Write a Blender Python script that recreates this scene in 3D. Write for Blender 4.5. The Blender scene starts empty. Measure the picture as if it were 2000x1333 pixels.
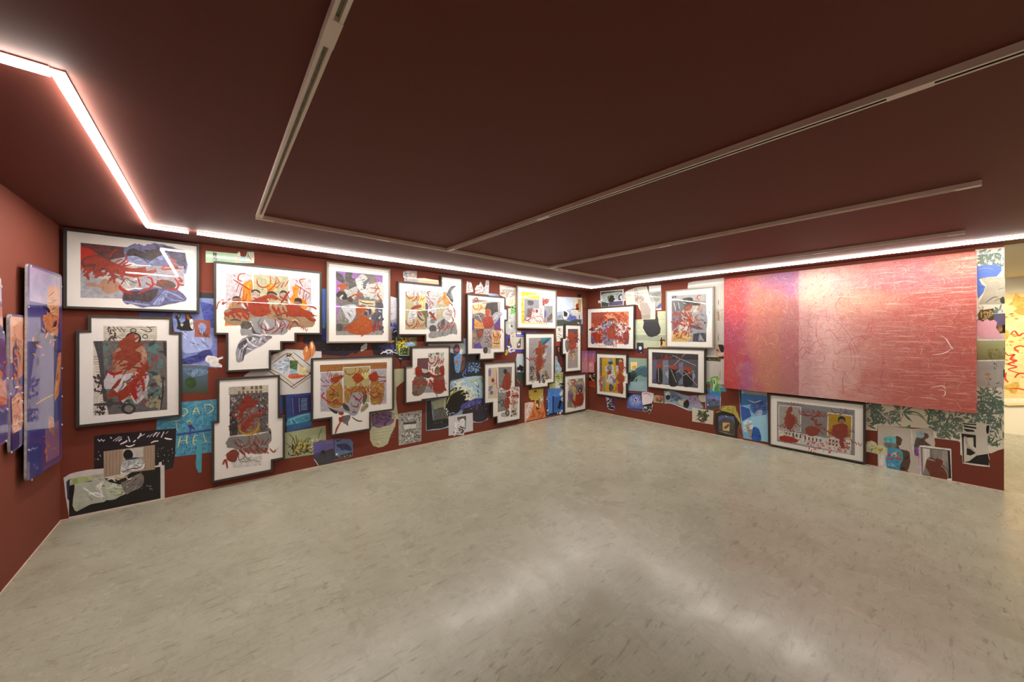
# Gallery room: long picture wall, right wall with a large painting, LED lines, polished concrete floor
EXPO = 0.27
WALL_HEX = '6e3324'
CEIL_HEX = '683227'
FLOOR = ('969582', 'aaa998', '837f6b', '8e8170', '747060')
LED_S = 150.0
LED_SIDE = 0.2
SPOT_W = 120
import bpy, math, random
from mathutils import Vector
# ------------------------------------------------------------------ measured place
# World: X along the long wall (0 at its left corner), room lies at Y < 0, Z up, metres.
CEIL = 2.546
XR = 7.245            # right wall plane
YR = -5.304           # free end of the right wall
CAM = Vector((1.013, -4.876, 1.6))
FPX, HOR = 697.9, 656.4
RIGHT = Vector((0.767, -0.6417, 0)).normalized()
FWD = Vector((0.6417, 0.767, 0)).normalized()
SC = bpy.context.scene
COL = SC.collection

def ray(px, py):
    return RIGHT*((px-1000)/FPX) + FWD + Vector((0, 0, (HOR-py)/FPX))
# wall frames: origin, u direction, normal to the room, rotation about Z
WALLS = {
    'long': (Vector((0, 0, 0)), Vector((1, 0, 0)), Vector((0, -1, 0)), 0.0),
    'right': (Vector((XR, 0, 0)), Vector((0, -1, 0)), Vector((-1, 0, 0)), -math.pi/2),
    'left': (Vector((0, 0, 0)), Vector((0, 1, 0)), Vector((1, 0, 0)), math.pi/2),
    'far': (Vector((11.0, 0, 0)), Vector((0, -1, 0)), Vector((-1, 0, 0)), -math.pi/2),
}
def lift(wall, n, px, py):
    """measured photo point -> (u, v) metres on the plane n metres in front of a wall"""
    O, U, N, _ = WALLS[wall]
    d = ray(px, py)
    t = ((O + N*n - CAM).dot(N))/d.dot(N)
    P = CAM + d*t
    return ((P-O).dot(U), P.z)

# ------------------------------------------------------------------ materials
MATS = {}
def lin(c):
    return c/12.92 if c <= 0.04045 else ((c+0.055)/1.055)**2.4
def rgb(h, k=1.0):
    return tuple(min(1, lin(int(h[i:i+2], 16)/255)*k) for i in (0, 2, 4)) + (1,)
def new_mat(name):
    m = bpy.data.materials.new(name); m.use_nodes = True
    nt = m.node_tree; b = nt.nodes['Principled BSDF']
    return m, nt, b
def col(spec, rough=0.5, coat=0.0, ink=1.0):
    """'hex', 'hex/hex2', 'hex/hex2/style' ; style letter + scale: n noise, k speckle, v vertical streaks,
    h horizontal streaks, g vertical gradient, s side gradient, c cells"""
    key = (spec, rough, coat, ink)
    if key in MATS: return MATS[key]
    p = spec.split('/')
    a = p[0]; b2 = p[1] if len(p) > 1 and p[1] else None
    st = p[2] if len(p) > 2 else 'n'
    kind = st[0]; sc = float(st[1:]) if len(st) > 1 else (14.0 if b2 else 28.0)
    m, nt, b = new_mat('pigment_'+spec.replace('/', '_'))
    b.inputs['Roughness'].default_value = rough
    if coat:
        b.inputs['Coat Weight'].default_value = coat
        b.inputs['Coat Roughness'].default_value = 0.0 if coat == 1.0 else .06
        if coat == 1.0: b.inputs['Coat IOR'].default_value = 2.0
    N = nt.nodes; L = nt.links
    tc = N.new('ShaderNodeTexCoord')
    if kind in 'gs':
        sep = N.new('ShaderNodeSeparateXYZ'); L.new(tc.outputs['Generated'], sep.inputs[0])
        nz = N.new('ShaderNodeTexNoise'); nz.inputs['Scale'].default_value = 9
        L.new(tc.outputs['Object'], nz.inputs['Vector'])
        ad = N.new('ShaderNodeMath'); ad.operation = 'MULTIPLY_ADD'
        L.new(nz.outputs['Fac'], ad.inputs[0]); ad.inputs[1].default_value = 0.35
        sb = N.new('ShaderNodeMath'); sb.operation = 'SUBTRACT'; sb.inputs[1].default_value = 0.17
        L.new(sep.outputs['Z' if kind == 'g' else 'X'], sb.inputs[0])
        L.new(sb.outputs[0], ad.inputs[2])
        fac = ad.outputs[0]
    elif kind == 'c':
        vo = N.new('ShaderNodeTexVoronoi'); vo.inputs['Scale'].default_value = sc
        L.new(tc.outputs['Object'], vo.inputs['Vector'])
        sepc = N.new('ShaderNodeSeparateColor'); L.new(vo.outputs['Color'], sepc.inputs[0])
        fac = sepc.outputs[0]
    else:
        mp = N.new('ShaderNodeMapping'); L.new(tc.outputs['Object'], mp.inputs[0])
        if kind == 'v': mp.inputs['Scale'].default_value = (4, 1, .25)
        if kind == 'h': mp.inputs['Scale'].default_value = (.2, 1, 4)
        nz = N.new('ShaderNodeTexNoise'); nz.inputs['Scale'].default_value = sc
        nz.inputs['Detail'].default_value = 8; nz.inputs['Roughness'].default_value = .72
        L.new(mp.outputs[0], nz.inputs['Vector'])
        mr = N.new('ShaderNodeMapRange'); mr.clamp = True
        lo, hi = (.45, .55) if kind == 'k' else (.34, .66)
        mr.inputs['From Min'].default_value = lo; mr.inputs['From Max'].default_value = hi
        L.new(nz.outputs['Fac'], mr.inputs['Value']); fac = mr.outputs[0]
    if kind == 'o':
        nz.inputs['Distortion'].default_value = 1.2
        cr = N.new('ShaderNodeValToRGB'); L.new(fac, cr.inputs[0]); e = cr.color_ramp; e.interpolation = 'LINEAR'
        e.elements[0].position = .1; e.elements[0].color = rgb(a, .38*ink); e.elements[1].position = .92; e.elements[1].color = rgb(a, 1.55*ink)
        for po, kk in ((.34, .8), (.55, 1.), (.72, 1.12)): q = e.elements.new(po); q.color = rgb(a, kk*ink)
        L.new(cr.outputs[0], b.inputs['Base Color']); MATS[key] = m
        return m
    mx = N.new('ShaderNodeMix'); mx.data_type = 'RGBA'
    L.new(fac, mx.inputs['Factor'])
    if b2: mx.inputs[6].default_value = rgb(a, ink); mx.inputs[7].default_value = rgb(b2, ink)
    else: mx.inputs[6].default_value = rgb(a, .68*ink); mx.inputs[7].default_value = rgb(a, 1.22*ink)
    L.new(mx.outputs[2], b.inputs['Base Color'])
    MATS[key] = m
    return m

# ------------------------------------------------------------------ mesh building
def link_mesh(name, verts, faces, mats, idx=None, parent=None, loc=None, rotz=0, smooth=False):
    me = bpy.data.meshes.new(name); me.from_pydata(verts, [], faces)
    for m in mats: me.materials.append(m)
    if idx: me.polygons.foreach_set('material_index', idx)
    if smooth: me.polygons.foreach_set('use_smooth', [True]*len(faces))
    me.update()
    o = bpy.data.objects.new(name, me); COL.objects.link(o)
    if parent: o.parent = parent
    if loc is not None: o.location = loc; o.rotation_euler = (0, 0, rotz)
    return o
def tag(o, label=None, cat=None, group=None, kind=None):
    if label: o['label'] = label
    if cat: o['category'] = cat
    if group: o['group'] = group
    if kind: o['kind'] = kind
    return o
def empty(name, loc, rotz=0):
    o = bpy.data.objects.new(name, None); COL.objects.link(o)
    o.empty_display_size = .1
    o.location = loc; o.rotation_euler = (0, 0, rotz); return o
def box_data(x0, x1, y0, y1, z0, z1, verts, faces):
    b = len(verts)
    verts += [(x0,y0,z0),(x1,y0,z0),(x1,y1,z0),(x0,y1,z0),(x0,y0,z1),(x1,y0,z1),(x1,y1,z1),(x0,y1,z1)]
    faces += [(b,b+3,b+2,b+1),(b+4,b+5,b+6,b+7),(b,b+1,b+5,b+4),(b+1,b+2,b+6,b+5),(b+2,b+3,b+7,b+6),(b+3,b,b+4,b+7)]
def area2(p):
    return sum(p[i-1][0]*p[i][1]-p[i][0]*p[i-1][1] for i in range(len(p)))
def crosses(p, q):
    """do two outlines overlap"""
    if any(inside(a, q) for a in p) or any(inside(a, p) for a in q): return True
    def o(a, b, c): return (b[0]-a[0])*(c[1]-a[1])-(b[1]-a[1])*(c[0]-a[0])
    for i in range(len(p)):
        a, b = p[i-1], p[i]
        for j in range(len(q)):
            c, d = q[j-1], q[j]
            if o(a, b, c)*o(a, b, d) < 0 and o(c, d, a)*o(c, d, b) < 0: return True
    return False
def ccw(p):
    return p if area2(p) > 0 else p[::-1]
def inside(pt, poly):
    x, y = pt; c = False
    for i in range(len(poly)):
        x1, y1 = poly[i-1]; x2, y2 = poly[i]
        if (y1 > y) != (y2 > y) and x < (x2-x1)*(y-y1)/(y2-y1)+x1: c = not c
    return c
def pts(s): return [tuple(float(q) for q in w.split(',')) for w in s.split()]
def smooth(p, k=5):
    if len(p) < 3: return p
    q = [p[0]]+p+[p[-1]]; o = []
    for i in range(1, len(q)-2):
        for j in range(k):
            t = j/k; a, b, c, d = q[i-1], q[i], q[i+1], q[i+2]
            o.append(tuple(.5*((2*b[e])+(-a[e]+c[e])*t+(2*a[e]-5*b[e]+4*c[e]-d[e])*t*t+(-a[e]+3*b[e]-3*c[e]+d[e])*t**3) for e in (0, 1)))
    o.append(p[-1]); return o
def ribbon(p, w, taper=.45):
    """brush stroke outline as quads"""
    n = len(p); L, R = [], []
    for i in range(n):
        a = p[max(0, i-1)]; b = p[min(n-1, i+1)]
        dx, dy = b[0]-a[0], b[1]-a[1]; l = math.hypot(dx, dy) or 1
        t = i/(n-1) if n > 1 else 0
        ww = w*.5*(1-taper*abs(2*t-1)**2)
        L.append((p[i][0]-dy/l*ww, p[i][1]+dx/l*ww)); R.append((p[i][0]+dy/l*ww, p[i][1]-dx/l*ww))
    return [[L[i], L[i+1], R[i+1], R[i]] for i in range(n-1)]
WORD = [  # the repeated brushed Persian word, strokes in a unit box (x right, y down)
    ('s', [(.0,.2),(.01,.48),(.08,.7),(.2,.78),(.33,.7),(.4,.56)]), ('l', [(.15,.95),(.2,.88)]),
    ('l', [(.43,-.04),(.435,.5)]),
    ('l', [(.33,1.02),(.44,.9),(.56,.6)]), ('l', [(.53,.72),(.6,.4),(.62,.0),(.72,.36),(.55,.62)]),
    ('l', [(.55,.62),(.64,.78),(.76,.42),(.77,.76),(.88,.34),(.89,.7),(1.02,.22)])]

def shade(h, f):
    return ''.join('%02x' % max(0, min(255, int(int(h[i:i+2], 16)*f))) for i in (0, 2, 4))
def creases(q, rr, base):
    """thin darker and paler folds inside a printed shape"""
    xs = [p[0] for p in q]; ys = [p[1] for p in q]; D = math.hypot(max(xs)-min(xs), max(ys)-min(ys)); res = {0: [], 1: [], 2: []}
    ang = rr.uniform(0, 3.14)
    for _ in range(60):
        if sum(map(len, res.values())) >= 15: break
        x, y = rr.uniform(min(xs), max(xs)), rr.uniform(min(ys), max(ys)); a = ang+rr.uniform(-.6, .6)
        l = D*rr.uniform(.04, .16); dx, dy = math.cos(a)*l, math.sin(a)*l; c = rr.uniform(-.35, .35)
        r = [(x-dx, y-dy), (x-dy*c, y+dx*c), (x+dx, y+dy)]
        if all(inside(p, q) for p in r): res[rr.randrange(3)].append(ribbon(smooth(r, 4), D*rr.uniform(.012, .035), .9))
    return [(shade(base, f), res[i]) for i, f in ((0, .55), (1, .78), (2, 1.3)) if res[i]]
def bristles(q, rr, cnt=26):
    """dry brush marks along the dominant diagonal of a painted patch"""
    xs = [p[0] for p in q]; ys = [p[1] for p in q]; w = max(xs)-min(xs); h = max(ys)-min(ys); out = []
    ang = -.6 if rr.random() < .75 else .25
    for _ in range(cnt*3):
        if len(out) > cnt: break
        x, y = rr.uniform(min(xs), max(xs)), rr.uniform(min(ys), max(ys))
        if not inside((x, y), q): continue
        a = ang+rr.uniform(-.35, .35); l = .5*math.hypot(w, h)*rr.uniform(.16, .34); bw = .035*math.hypot(w, h)*rr.uniform(.4, 1.3)
        dx, dy = math.cos(a)*l, math.sin(a)*l; c = rr.uniform(-.15, .15)
        out.append(ribbon(smooth([(x-dx, y-dy), (x-dy*c, y+dx*c), (x+dx, y+dy)], 3), bw, .75))
    return out
def shapes_to_faces(lines, clip=None, brushy=False):
    """each text line is one painted shape in crop pixels -> [(colour, [polygons])]"""
    out = []
    for ln in lines:
        t = ln.split()
        if not t: continue
        k, c = t[0], t[1]; polys = []
        if k in 'oe' and '/' not in c and not brushy: c += '//o16'
        if k == 'p': polys = [[pts(' '.join(t[2:]))]]
        elif k == 'o':
            q = smooth(pts(' '.join(t[2:]))+[pts(t[2])[0]], 4)[:-1]; rr = random.Random(ln)
            sz = .012*max(max(p[0] for p in q)-min(p[0] for p in q), max(p[1] for p in q)-min(p[1] for p in q))
            q = [(x+rr.uniform(-sz, sz), y+rr.uniform(-sz, sz)) for x, y in q]; polys = [[q]]
            if brushy: out.append((c, polys)); c = c.split('/')[-2] if c.count('/') > 1 else c; polys = bristles(q, rr)
        elif k == 'e':
            (cx, cy), (rx, ry) = pts(t[2]+' '+t[3]); a = math.radians(float(t[4])) if len(t) > 4 else 0
            polys = [[[(cx+rx*math.cos(q)*math.cos(a)-ry*math.sin(q)*math.sin(a), cy+rx*math.cos(q)*math.sin(a)+ry*math.sin(q)*math.cos(a)) for q in [i*math.tau/20 for i in range(20)]]]]
        elif k in 'sl':
            p = pts(' '.join(t[3:])); polys = [ribbon(smooth(p) if k == 's' else p, float(t[2]), .45 if k == 's' else .1)]
        elif k == 'z':   # zigzag scribble: z col width x0,y0 x1,y1 n amp
            (x0, y0), (x1, y1) = pts(t[3]+' '+t[4]); n = int(t[5]); am = float(t[6])
            rr = random.Random(ln); l = math.hypot(x1-x0, y1-y0); nx, ny = -(y1-y0)/l, (x1-x0)/l
            p = []
            for i in range(n+1):
                s = (1 if i % 2 else -1)*am*(.55+.6*rr.random()); tx, ty = ny, -nx; sl = .45*s+rr.uniform(-.3, .3)*l/n
                p.append((x0+(x1-x0)*i/n+nx*s+tx*sl, y0+(y1-y0)*i/n+ny*s+ty*sl))
            polys = [ribbon(p, float(t[2]), .3)]
        elif k == 'w':   # word: w col width x,y ux,uy vx,vy
            (x, y), (ux, uy), (vx, vy) = pts(' '.join(t[3:6]))
            for kk, st in WORD:
                q = [(x+ux*a+vx*b, y+uy*a+vy*b) for a, b in st]
                polys.append(ribbon(smooth(q) if kk == 's' else q, float(t[2]), .35))
        elif k == 'b':   # rough blob: b col cx,cy rx,ry seed rough
            (cx, cy), (rx, ry) = pts(t[2]+' '+t[3]); rr = random.Random(t[4]); ro = float(t[5]) if len(t) > 5 else .25
            polys = [[[(cx+rx*math.cos(q)*(1+ro*(rr.random()-.5)*2), cy+ry*math.sin(q)*(1+ro*(rr.random()-.5)*2)) for q in [i*math.tau/26 for i in range(26)]]]]
        elif k in 'kf':  # k: shards k col x0,y0 x1,y1 n size seed [elong] ; f: fan f col cx,cy r n seed
            rr = random.Random(ln)
            if k == 'k':
                (x0, y0), (x1, y1) = pts(t[2]+' '+t[3]); n = int(t[4]); sz = float(t[5]); el = float(t[7]) if len(t) > 7 else 1.6
                for _ in range(n):
                    x, y = rr.uniform(x0, x1), rr.uniform(y0, y1); a = rr.uniform(0, math.tau); s = sz*rr.uniform(.4, 1.2)
                    ca, sa = math.cos(a), math.sin(a); q = []
                    for g in range(6):
                        w = g*math.tau/6; r1 = s*el*rr.uniform(.7, 1.1)*math.cos(w); r2 = s*rr.uniform(.5, 1)*math.sin(w)
                        q.append((x+r1*ca-r2*sa, y+r1*sa+r2*ca))
                    if not clip or all(inside(z, clip) for z in q): polys.append([q])
            else:
                cx, cy = pts(t[2])[0]; r = float(t[3]); n = int(t[4])
                a0, a1 = (float(t[6]), float(t[7])) if len(t) > 7 else (0, 360)
                for i in range(n):
                    a = math.radians(a0+(a1-a0)*(i+rr.random())/n); l = r*rr.uniform(.6, 1.1); w = r*.07
                    bx, by = cx+math.cos(a)*r*.08, cy+math.sin(a)*r*.08
                    ex, ey = cx+math.cos(a)*l, cy+math.sin(a)*l+l*.12
                    mx_, my_ = (bx*.45+ex*.55), (by*.45+ey*.55); nx, ny = -math.sin(a)*w, math.cos(a)*w
                    q = [(bx, by), (mx_+nx, my_+ny), (ex, ey), (mx_-nx, my_-ny)]
                    if not clip or all(inside(z, clip) for z in q): polys.append([q])
        elif k == 'h':   # rows: h col width x0,y0 x1,y1 dx,dy n
            (x0, y0), (x1, y1), (dx, dy) = pts(' '.join(t[3:6]))
            for i in range(int(t[6])):
                polys.append(ribbon([(x0+dx*i, y0+dy*i), (x1+dx*i, y1+dy*i)], float(t[2]), 0))
        out.append((c, polys))
        if k == 'o' and not brushy: out += creases(polys[0][0], random.Random(ln+'c'), c[:6])
    return out

class Sheet:
    """a mesh in wall coordinates; local x = along wall, y = into wall, z = up"""
    def __init__(s, wall, u0, v0, crop):
        s.wall, s.u0, s.v0, s.crop = wall, u0, v0, crop
        s.V, s.F, s.I, s.M = [], [], [], []
    def mi(s, m):
        if m not in s.M: s.M.append(m)
        return s.M.index(m)
    def uv(s, p, n):
        ox, oy, k = s.crop
        u, v = lift(s.wall, n, ox+p[0]/k, oy+p[1]/k)
        return (u-s.u0, v-s.v0)
    def face(s, uvs, n, m):
        uvs = ccw(uvs); b = len(s.V)
        s.V += [(u, -n, v) for u, v in uvs]; s.F.append(tuple(range(b, b+len(uvs)))); s.I.append(s.mi(m))
    def slab(s, uvs, n0, n1, m, edge=None):
        uvs = ccw(uvs); k = len(uvs); b = len(s.V)
        s.V += [(u, -n0, v) for u, v in uvs]+[(u, -n1, v) for u, v in uvs]
        s.F.append(tuple(range(b+k, b+2*k))); s.I.append(s.mi(m))
        s.F.append(tuple(range(b+k-1, b-1, -1))); s.I.append(s.mi(m))
        e = s.mi(edge or m)
        for i in range(k):
            j = (i+1) % k; s.F.append((b+i, b+j, b+k+j, b+k+i)); s.I.append(e)
    def paint(s, text, n, step=.000025, rough=.5, coat=0, clip=None, nref=None, ink=1.0, brushy=False):
        """paint shapes as thin films, each lifted just above the ones it covers; returns the top"""
        boxes = []; top = n
        for c, units in shapes_to_faces(text.strip().split('\n'), clip, brushy):
            m = col(c, rough, coat, ink)
            for unit in units:
                ws = [[s.uv(p, nref if nref is not None else n) for p in q] for q in unit if len(q) > 2]
                ws = [w for w in ws if abs(area2(w)) > 1e-9]
                if not ws: continue
                a = [p for w in ws for p in w]
                bx = (min(p[0] for p in a), max(p[0] for p in a), min(p[1] for p in a), max(p[1] for p in a)); lv = 0
                for o in boxes:
                    if bx[0] < o[1] and bx[1] > o[0] and bx[2] < o[3] and bx[3] > o[2] and o[4] >= lv: lv = o[4]+1
                boxes.append(bx+(lv,))
                for i, w in enumerate(ws): s.face(w, n+(lv+.4*(i % 2))*step, m)
                top = max(top, n+(lv+1)*step)
        return top
    def build(s, name, parent=None):
        O, U, N, r = WALLS[s.wall]
        if parent: return link_mesh(name, s.V, s.F, s.M, s.I, parent)
        return link_mesh(name, s.V, s.F, s.M, s.I, None, O+U*s.u0+Vector((0, 0, s.v0)), r)

# glass pane: clear with a real fresnel reflection
def glass_mat():
    m = bpy.data.materials.new('picture_glass'); m.use_nodes = True; nt = m.node_tree; nt.nodes.clear()
    o = nt.nodes.new('ShaderNodeOutputMaterial'); mx = nt.nodes.new('ShaderNodeMixShader')
    fr = nt.nodes.new('ShaderNodeFresnel'); fr.inputs['IOR'].default_value = 1.5
    t = nt.nodes.new('ShaderNodeBsdfTransparent'); g = nt.nodes.new('ShaderNodeBsdfGlossy')
    g.inputs['Roughness'].default_value = 0.0
    mn = nt.nodes.new('ShaderNodeMath'); mn.operation = 'MINIMUM'; mn.inputs[1].default_value = .16
    nt.links.new(fr.outputs[0], mn.inputs[0]); nt.links.new(mn.outputs[0], mx.inputs[0]); nt.links.new(t.outputs[0], mx.inputs[1]); nt.links.new(g.outputs[0], mx.inputs[2])
    nt.links.new(mx.outputs[0], o.inputs[0]); return m
GLASS = glass_mat()
BLACKWOOD = col('2b2925/36332d/h60', .5)
MATBOARD = col('e8e5e0/ece9e4/n6', .85)
N_BACK, N_FRONT, N_MAT, FW = .012, .050, .041, .021

PSTEP = .000015
BACK0, BACK1 = .00003, .00001
def rect_fix(uv):
    """square up a stepped outline: alternate horizontal / vertical edges"""
    n = len(uv); uv = [list(p) for p in uv]
    first_h = abs(uv[1][0]-uv[0][0]) > abs(uv[1][1]-uv[0][1])
    for i in range(n):
        j = (i+1) % n; h = (i % 2 == 0) == first_h; a = 1 if h else 0
        m = (uv[i][a]+uv[j][a])/2; uv[i][a] = uv[j][a] = m
    return [tuple(p) for p in uv]
def inset(p, w):
    p = ccw(p); n = len(p); out = []
    for i in range(n):
        a, b, c = p[i-1], p[i], p[(i+1) % n]
        def nrm(a, b):
            dx, dy = b[0]-a[0], b[1]-a[1]; l = math.hypot(dx, dy); return (-dy/l, dx/l)
        n1, n2 = nrm(a, b), nrm(b, c)
        out.append((b[0]+(n1[0]+n2[0])*w, b[1]+(n1[1]+n2[1])*w))
    return out
PLACED = {'long': [], 'right': [], 'left': []}
G_FRAME = 'framed collages hung on the red walls'
G_PASTE = 'photographs and torn papers pasted on the red walls'

def framed(label, wall, crop, outline, art, lettering='', fw=FW, wood=None):
    ox, oy, k = crop
    uv = rect_fix([lift(wall, N_FRONT, ox+x/k, oy+y/k) for x, y in pts(outline)])
    if min(v for _, v in uv) < .012:
        mn = min(v for _, v in uv); uv = [(u, .012 if abs(v-mn) < 1e-6 else v) for u, v in uv]
    u0 = (min(u for u, _ in uv)+max(u for u, _ in uv))/2; v0 = min(v for _, v in uv)
    O, U, N, r = WALLS[wall]
    root = empty('framed_picture', O+U*u0+Vector((0, 0, v0)), r)
    tag(root, label, 'picture', G_FRAME)
    outer = ccw([(u-u0, v-v0) for u, v in uv]); n = len(outer)
    prof = [(0, N_BACK), (0, N_FRONT-.0015), (.0015, N_FRONT), (fw, N_FRONT), (fw, N_MAT)]
    V, F = [], []
    rings = [(inset(outer, w) if w else outer, nn) for w, nn in prof]
    for p, nn in rings: V += [(u, -nn, v) for u, v in p]
    for a in range(len(prof)-1):
        for i in range(n):
            j = (i+1) % n; F.append((a*n+i, a*n+j, (a+1)*n+j, (a+1)*n+i))
    link_mesh('frame', V, F, [wood or BLACKWOOD], None, root)
    inn = inset(outer, fw-.001)
    s = Sheet(wall, u0, v0, crop); s.slab(inn, N_BACK+.002, N_MAT, MATBOARD); s.build('mat_board', root)
    s = Sheet(wall, u0, v0, crop); e = s.paint(art, N_MAT+.0003, .00003, nref=N_MAT, ink=.74)
    if lettering: s.paint(lettering, e+.0001, .00003, rough=.4, nref=N_MAT, ink=.62, brushy=True)
    s.build('print', root)
    s = Sheet(wall, u0, v0, crop); s.face(inset(outer, fw-.0005), N_FRONT-.004, GLASS); s.build('glass', root)
    return root

def pasted(name, label, wall, crop, outline, base, art='', cat='photograph', smoothed=False, edge=None, lift_by=0, coat=0.25, hole=None):
    ox, oy, k = crop
    o = pts(outline)
    if smoothed: o = smooth(o+[o[0]], 4)[:-1]
    uv = [lift(wall, .004, ox+x/k, oy+y/k) for x, y in o]
    us = [p[0] for p in uv]; vs = [p[1] for p in uv]
    bb = (min(us), max(us), min(vs), max(vs)); n0 = .0003
    back = BACK0
    for q, top, base_n in PLACED[wall]:
        if crosses(uv, q): n0 = max(n0, top+.00025); back = max(back, base_n+BACK1)
    PLACED[wall].append([uv, n0, n0])
    uv = [lift(wall, n0, ox+x/k, oy+y/k) for x, y in o]
    u0 = (bb[0]+bb[1])/2; v0 = max(bb[2], .004)
    s = Sheet(wall, u0, v0, crop)
    w = [(u-u0, max(v, .004)-v0) for u, v in uv]
    m = col(base, .45, coat, .9)
    s.slab(w, back, n0, m, col(edge or 'e8e4dc', .7))
    if art: PLACED[wall][-1][1] = s.paint(art, n0+.00003, PSTEP, .45, coat, clip=o, ink=.9)
    ob = s.build(name)
    tag(ob, label, cat, G_PASTE)
    return ob
# ------------------------------------------------------------------ camera
cd = bpy.data.cameras.new('camera'); cam = bpy.data.objects.new('camera', cd); COL.objects.link(cam)
cam.location = CAM
cam.rotation_euler = (math.pi/2, 0, math.atan2(FWD.y, FWD.x)-math.pi/2)
cd.sensor_width = 36; cd.lens = FPX/2000*36; cd.shift_y = -10.1/2000
cd.clip_start = .02
SC.camera = cam
SC.view_settings.view_transform = 'Standard'; SC.view_settings.look = 'None'
SC.view_settings.exposure = EXPO; SC.view_settings.gamma = 1
SC.view_settings.use_curve_mapping = False
SC.cycles.use_denoising = True
SC.cycles.max_bounces = 10; SC.cycles.diffuse_bounces = 5; SC.cycles.transparent_max_bounces = 24
SC.cycles.sample_clamp_indirect = 4
SC.cycles.caustics_reflective = False
w = bpy.data.worlds.new('world'); SC.world = w; w.use_nodes = True
w.node_tree.nodes['Background'].inputs[0].default_value = (1, .93, .85, 1)
w.node_tree.nodes['Background'].inputs[1].default_value = .05

# ------------------------------------------------------------------ shell materials
def paint_mat(name, h, rough=.75, bump=.03, scale=220, spec=.3):
    m, nt, b = new_mat(name); N = nt.nodes; L = nt.links
    b.inputs['Roughness'].default_value = rough; b.inputs['Specular IOR Level'].default_value = spec
    tc = N.new('ShaderNodeTexCoord'); nz = N.new('ShaderNodeTexNoise'); nz.inputs['Scale'].default_value = 1.3
    nz.inputs['Detail'].default_value = 6
    L.new(tc.outputs['Object'], nz.inputs['Vector'])
    mx = N.new('ShaderNodeMix'); mx.data_type = 'RGBA'; L.new(nz.outputs['Fac'], mx.inputs['Factor'])
    mx.inputs[6].default_value = rgb(h, .93); mx.inputs[7].default_value = rgb(h, 1.07)
    L.new(mx.outputs[2], b.inputs['Base Color'])
    n2 = N.new('ShaderNodeTexNoise'); n2.inputs['Scale'].default_value = scale; L.new(tc.outputs['Object'], n2.inputs['Vector'])
    bp = N.new('ShaderNodeBump'); bp.inputs['Strength'].default_value = bump*4; bp.inputs['Distance'].default_value = .002
    L.new(n2.outputs['Fac'], bp.inputs['Height']); L.new(bp.outputs[0], b.inputs['Normal'])
    return m
RED = paint_mat('red_brown_wall_paint', WALL_HEX)
CEILM = paint_mat('red_brown_ceiling_paint', CEIL_HEX, rough=.65, bump=.05, scale=60, spec=.35)
BEIGE = paint_mat('beige_plaster', 'e2dac4')
PALE = paint_mat('pale_skirting', 'd9b9a8')

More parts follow.
